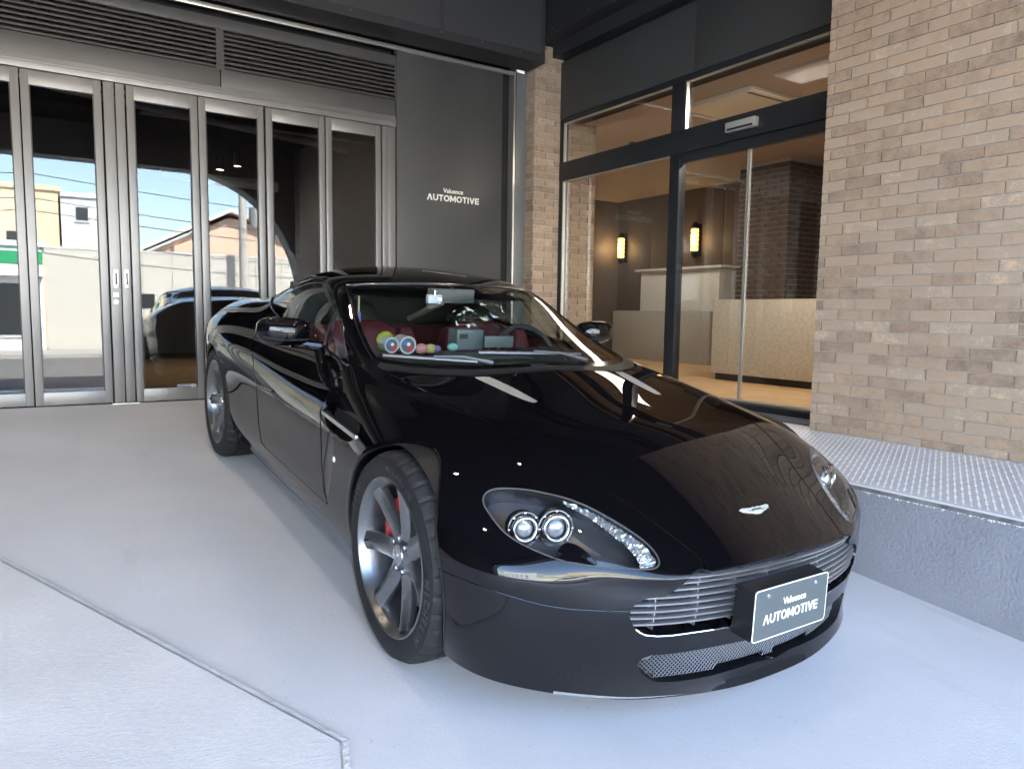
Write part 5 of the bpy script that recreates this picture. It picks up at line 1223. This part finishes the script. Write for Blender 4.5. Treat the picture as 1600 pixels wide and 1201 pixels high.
# ================================================================== cabin
M_RED = MATS['red_caliper']
M_LEATHER = mat('oxblood_leather', (.105, .022, .026), .45, noise=(20, .08), bump=(140, .12)); M_TRIM = mat('cabin_trim', (.022, .024, .025), .55, bump=(160, .2)); M_TRIMG = mat('cabin_grey', (.07, .075, .072), .5)
def soft(name, m, parent, sx, sy, sz, loc, rot=(0, 0, 0), e=.6, nu=24, nv=14):
    """rounded cushion (superellipsoid)"""
    vs = []; fs = []
    def p_(c, s, k): return (abs(c)**k)*(1 if c >= 0 else -1)
    for i in range(nv+1):
        ph = -math.pi/2+math.pi*i/nv
        for j in range(nu):
            th = 2*math.pi*j/nu; vs.append((sx*p_(math.cos(ph), 0, e)*p_(math.cos(th), 0, e), sy*p_(math.cos(ph), 0, e)*p_(math.sin(th), 0, e), sz*p_(math.sin(ph), 0, e)))
    fs = [(i*nu+j, i*nu+(j+1) % nu, (i+1)*nu+(j+1) % nu, (i+1)*nu+j) for i in range(nv) for j in range(nu)]
    me = MB().add(vs, fs).mesh(name); me.transform(Matrix.Translation(loc) @ Euler(rot).to_matrix().to_4x4())
    for q in me.polygons: q.use_smooth = True
    return link(name, me, m, parent)
for s in (-1, 1):
    st = soft('seat', M_LEATHER, CAR, .10, .255, .29, (-1.62, .365*s, .645), (0, rad(-14), 0), .55)
    soft('headrest', M_TRIM, st, .062, .135, .125, (-1.735, .365*s, .905), (0, rad(-10), 0), .7)
    for q in (-1, 1): soft('seat_bolster', M_LEATHER, st, .09, .055, .25, (-1.55, .365*s+q*.225, .66), (0, rad(-14), 0), .6)
    soft('seat_cushion', M_LEATHER, st, .28, .26, .09, (-1.30, .365*s, .42), (0, rad(8), 0), .5)
MB().box(-2.14, -2.10, -.62, .62, .40, .872).build('rear_bulkhead', M_LEATHER, CAR, bevel=.01); MB().box(-2.13, -2.06, -.60, .60, .874, 1.10).build('rear_screen_shade', M_TRIM, CAR, bevel=.01)
MB().box(-2.10, -.60, -.78, .78, .22, .30).build('cabin_floor', M_TRIM, CAR)
for s in (-1, 1): MB().prism([(-2.1, .30), (-.75, .30), (-.75, .78), (-1.1, .82), (-2.1, .86)], s*.70, s*.725, 'y').build('door_card', M_LEATHER, CAR)
# headliner, dashboard and binnacle
ds = MB(); ys = np.linspace(-.69, .69, 29); prof = [(-.60, .800), (-.70, .842), (-.86, .848), (-.98, .835), (-1.04, .795), (-1.05, .70), (-.98, .52)]; vs = []
for y in ys:
    f = 1-.16*(abs(y)/.69)**3; bump_ = .035*math.exp(-((y-.36)/.17)**2)
    for i, (x, z) in enumerate(prof): vs.append((x-.10*(abs(y)/.69)**2, y, z*1.0-(1-f)*.12+(bump_ if 1 < i < 5 else bump_*.2)))
n = len(prof); ds.add(vs, [(a*n+b, a*n+b+1, (a+1)*n+b+1, (a+1)*n+b) for a in range(len(ys)-1) for b in range(n-1)]); dash = ds.build('dashboard', M_TRIM, CAR, smooth=True, angle=60)
MB().box(-1.0, -.72, -.30, .12, .846, .853).build('dash_pad', M_TRIMG, dash, bevel=.003)
sw_ = MB(); pts = [(0, .185*math.cos(a), .185*math.sin(a)) for a in np.linspace(0, 2*math.pi, 48, endpoint=False)]; sw_.tube(pts, .0155, 10, True); me = sw_.mesh('steering_wheel'); me.transform(Matrix.Translation((-1.14, .365, .775)) @ Matrix.Rotation(rad(-22), 4, 'Y'))
for q in me.polygons: q.use_smooth = True
so = link('steering_wheel', me, mat('wheel_leather', (.03, .031, .033), .4), CAR)
h_ = MB(); h_.lathe([(0, .0), (.07, -.01), (.08, -.04)], 20, axis='x'); h_.box(-.03, -.012, -.175, .175, -.02, .02); me = h_.mesh('wheel_hub'); me.transform(Matrix.Translation((-1.14, .365, .775)) @ Matrix.Rotation(rad(-22), 4, 'Y')); link('wheel_hub', me, M_TRIM, so)
vs = [(-1.30, -.50, 1.075), (-1.30, .50, 1.075), (-2.0, .48, 1.12), (-2.0, -.48, 1.12)]; MB().add(vs, [(0, 1, 2, 3)]).build('headliner', M_TRIM, CAR)
# rear-view mirror
rv = MB(); rv.box(-.02, .02, -.125, .125, -.032, .032); me = rv.mesh('rear_view_mirror'); P_ = atX(705, 462, -1.12); me.transform(Matrix.Translation(Vector(P_)) @ Matrix.Rotation(rad(8), 4, 'Z')); ro = link('rear_view_mirror', me, M_TRIMG, CAR)
MB().tube([tuple(P_+np.array([.01, 0, .03])), tuple(P_+np.array([.012, 0, .035]))], .012, 8).build('mirror_stalk', M_TRIM, ro)
# sun strap seen across the cabin
a_, b_ = atX(640, 497, -1.75), atX(690, 473, -1.45); MB().tube([tuple(a_), tuple(b_)], .019, 8).build('harness_bar', mat('bar_khaki', (.17, .175, .13), .5), CAR, smooth=True)
# ---- loose things lying in the cabin (things of their own)
CM = CAR.matrix_world
def loose(name, P, label, cat):
    r = bpy.data.objects.new(name, None); COL.objects.link(r); r.empty_display_size = .05
    r.matrix_world = CM @ Matrix.Translation(Vector(P)); tag(r, label, cat); return r
XD = -.93
P_ = atX(621, 551, XD); r = loose('toy_binoculars', P_, 'white twin-barrelled toy with patterned round faces on the dashboard', 'toy')
for i, (u, w) in enumerate(((608, .034), (633, .040))):
    q = atX(u, 538, XD)-P_; lt = MB().lathe([(w*.8, .03), (w, .03), (w, -.05), (0, -.05)], 24, tuple(q), 'x').build('barrel', mat('toy_white', (.42, .43, .43), .4), r, smooth=True)
    fc = MB().lathe([(0, .026), (w*.82, .026)], 24, tuple(q), 'x').build('face', mat('toy_face%d' % i, (.10, .12, .16), .25), r)
    for k, (c_, yy, zz, ss) in enumerate((((.5, .03, .03), .3, -.35, .34), ((.04, .12, .4), -.3, .25, .3), ((.75, .75, .7), .1, .1, .22))): MB().lathe([(0, .028), (w*ss, .028)], 12, (q[0], q[1]+w*yy, q[2]+w*zz), 'x').build('print', mat('toy_print%d' % k, c_, .4), fc)
P_ = atX(602, 546, -.99); r = loose('yellow_cloth', P_, 'crumpled yellow cloth behind the white toy', 'cloth')
soft('fold', mat('cloth_yellow', (.30, .28, .03), .8, bump=(30, .8)), r, .03, .045, .055, (0, 0, .03), (.3, .2, .1), .9); soft('fold', MATS['cloth_yellow'], r, .03, .05, .03, (-.01, .03, .02), (.2, .4, .1), .9)
P_ = atX(665, 549, -.90); r = loose('plush_toy', P_, 'pink and yellow plush toys heaped on the dashboard', 'plush toy')
for (dy, c_, sz) in ((-.02, 'pink', .030), (.022, 'yellow', .028), (.055, 'purple', .020)): soft('plush_body', mat('plush_'+c_, dict(pink=(.45, .20, .20), yellow=(.45, .38, .14), purple=(.16, .12, .28))[c_], .9, bump=(200, .5)), r, .02, sz, sz*.8, (0, dy, .012), (0, 0, 0), 1)
P_ = atX(707, 546, -.90); r = loose('cyan_plush', P_, 'small pale cyan plush beside the grey box', 'plush toy'); soft('plush_body', mat('plush_cyan', (.20, .45, .45), .9, bump=(200, .5)), r, .02, .026, .018, (0, 0, .012), (0, 0, 0), 1)
def dev(name, u0, u1, v0, v1, X, label, cat, m, dep=.05, rz=0, bev=.006):
    A_, B_ = atX(u0, v1, X), atX(u1, v0, X); r = loose(name, (X, (A_[1]+B_[1])/2, A_[2]), label, cat); w = B_[1]-A_[1]; h = B_[2]-A_[2]
    MB().box(-dep, 0, -w/2, w/2, 0, h).build('case', m, r, bevel=bev); return r, w, h
M_DEV = mat('device_grey', (.11, .13, .14), .35)
r, w, h = dev('tissue_box', 713, 756, 515, 547, -.95, 'grey plastic box standing on the dashboard centre', 'box', M_DEV, .09); MB().box(.0, .002, -w*.4, -w*.1, h*.55, h*.8).build('label_plate', M_TRIM, r)
r, w, h = dev('phone_display', 757, 803, 525, 543, -.90, 'grey flat display standing on the dashboard', 'display', M_DEV, .012); MB().tube([(-.006, -w*.3, 0), (-.01, -w*.3, -.03)], .005, 6).build('stand', M_TRIM, r)
r, w, h = dev('dash_camera', 669, 692, 461, 474, -1.06, 'pale grey dash camera hanging in front of the mirror', 'camera', mat('cam_grey', (.30, .34, .36), .35), .03); MB().lathe([(0, .004), (.007, .004), (.011, .002), (.012, -.002)], 20, (0, w*.32, h*.5), 'x').build('lens', M_CHROME, r)
MB().tube([(-.01, 0, h), (-.01, 0, h+.02)], .008, 8).build('mount', M_CHROME, r)
a_ = atX(561, 462, -1.28); r = loose('hanging_charm', a_, 'small gold and blue charm hanging behind the windscreen pillar', 'charm')
MB().tube([(0, 0, 0), (0, 0, -.075)], .0045, 6).build('cord', mat('charm_gold', (.7, .6, .35), .4, .5), r); MB().box(-.006, .006, -.009, .009, -.125, -.075).build('pendant', mat('charm_blue', (.18, .18, .55), .5), r, bevel=.002)
# crinkled clear plastic cover over the driver's seat
b = MB(); NU, NV = 22, 26; vs = []
for i in range(NV+1):
    for j in range(NU+1):
        t, q = i/NV, j/NU; a = -1.9+3.8*q; w_ = .16+.10*t
        vs.append((-1.60+.09*math.cos(a)*(.7+.5*t)+.10*(1-t)*-1+random.uniform(-.014, .014), .365+w_*math.sin(a)+random.uniform(-.012, .012), 1.075-.42*t+random.uniform(-.01, .01)))
b.add(vs, [f for i in range(NV) for j in range(NU) for f in ((i*(NU+1)+j, i*(NU+1)+j+1, (i+1)*(NU+1)+j+1), (i*(NU+1)+j, (i+1)*(NU+1)+j+1, (i+1)*(NU+1)+j))])
me = b.mesh('seat_cover'); o = link('seat_cover', me, glass_mat('crinkled_plastic', (.93, .94, .93), 1.5, 3.0)); o.matrix_world = CM; tag(o, 'crinkled clear plastic cover over the driver seat', 'seat cover')
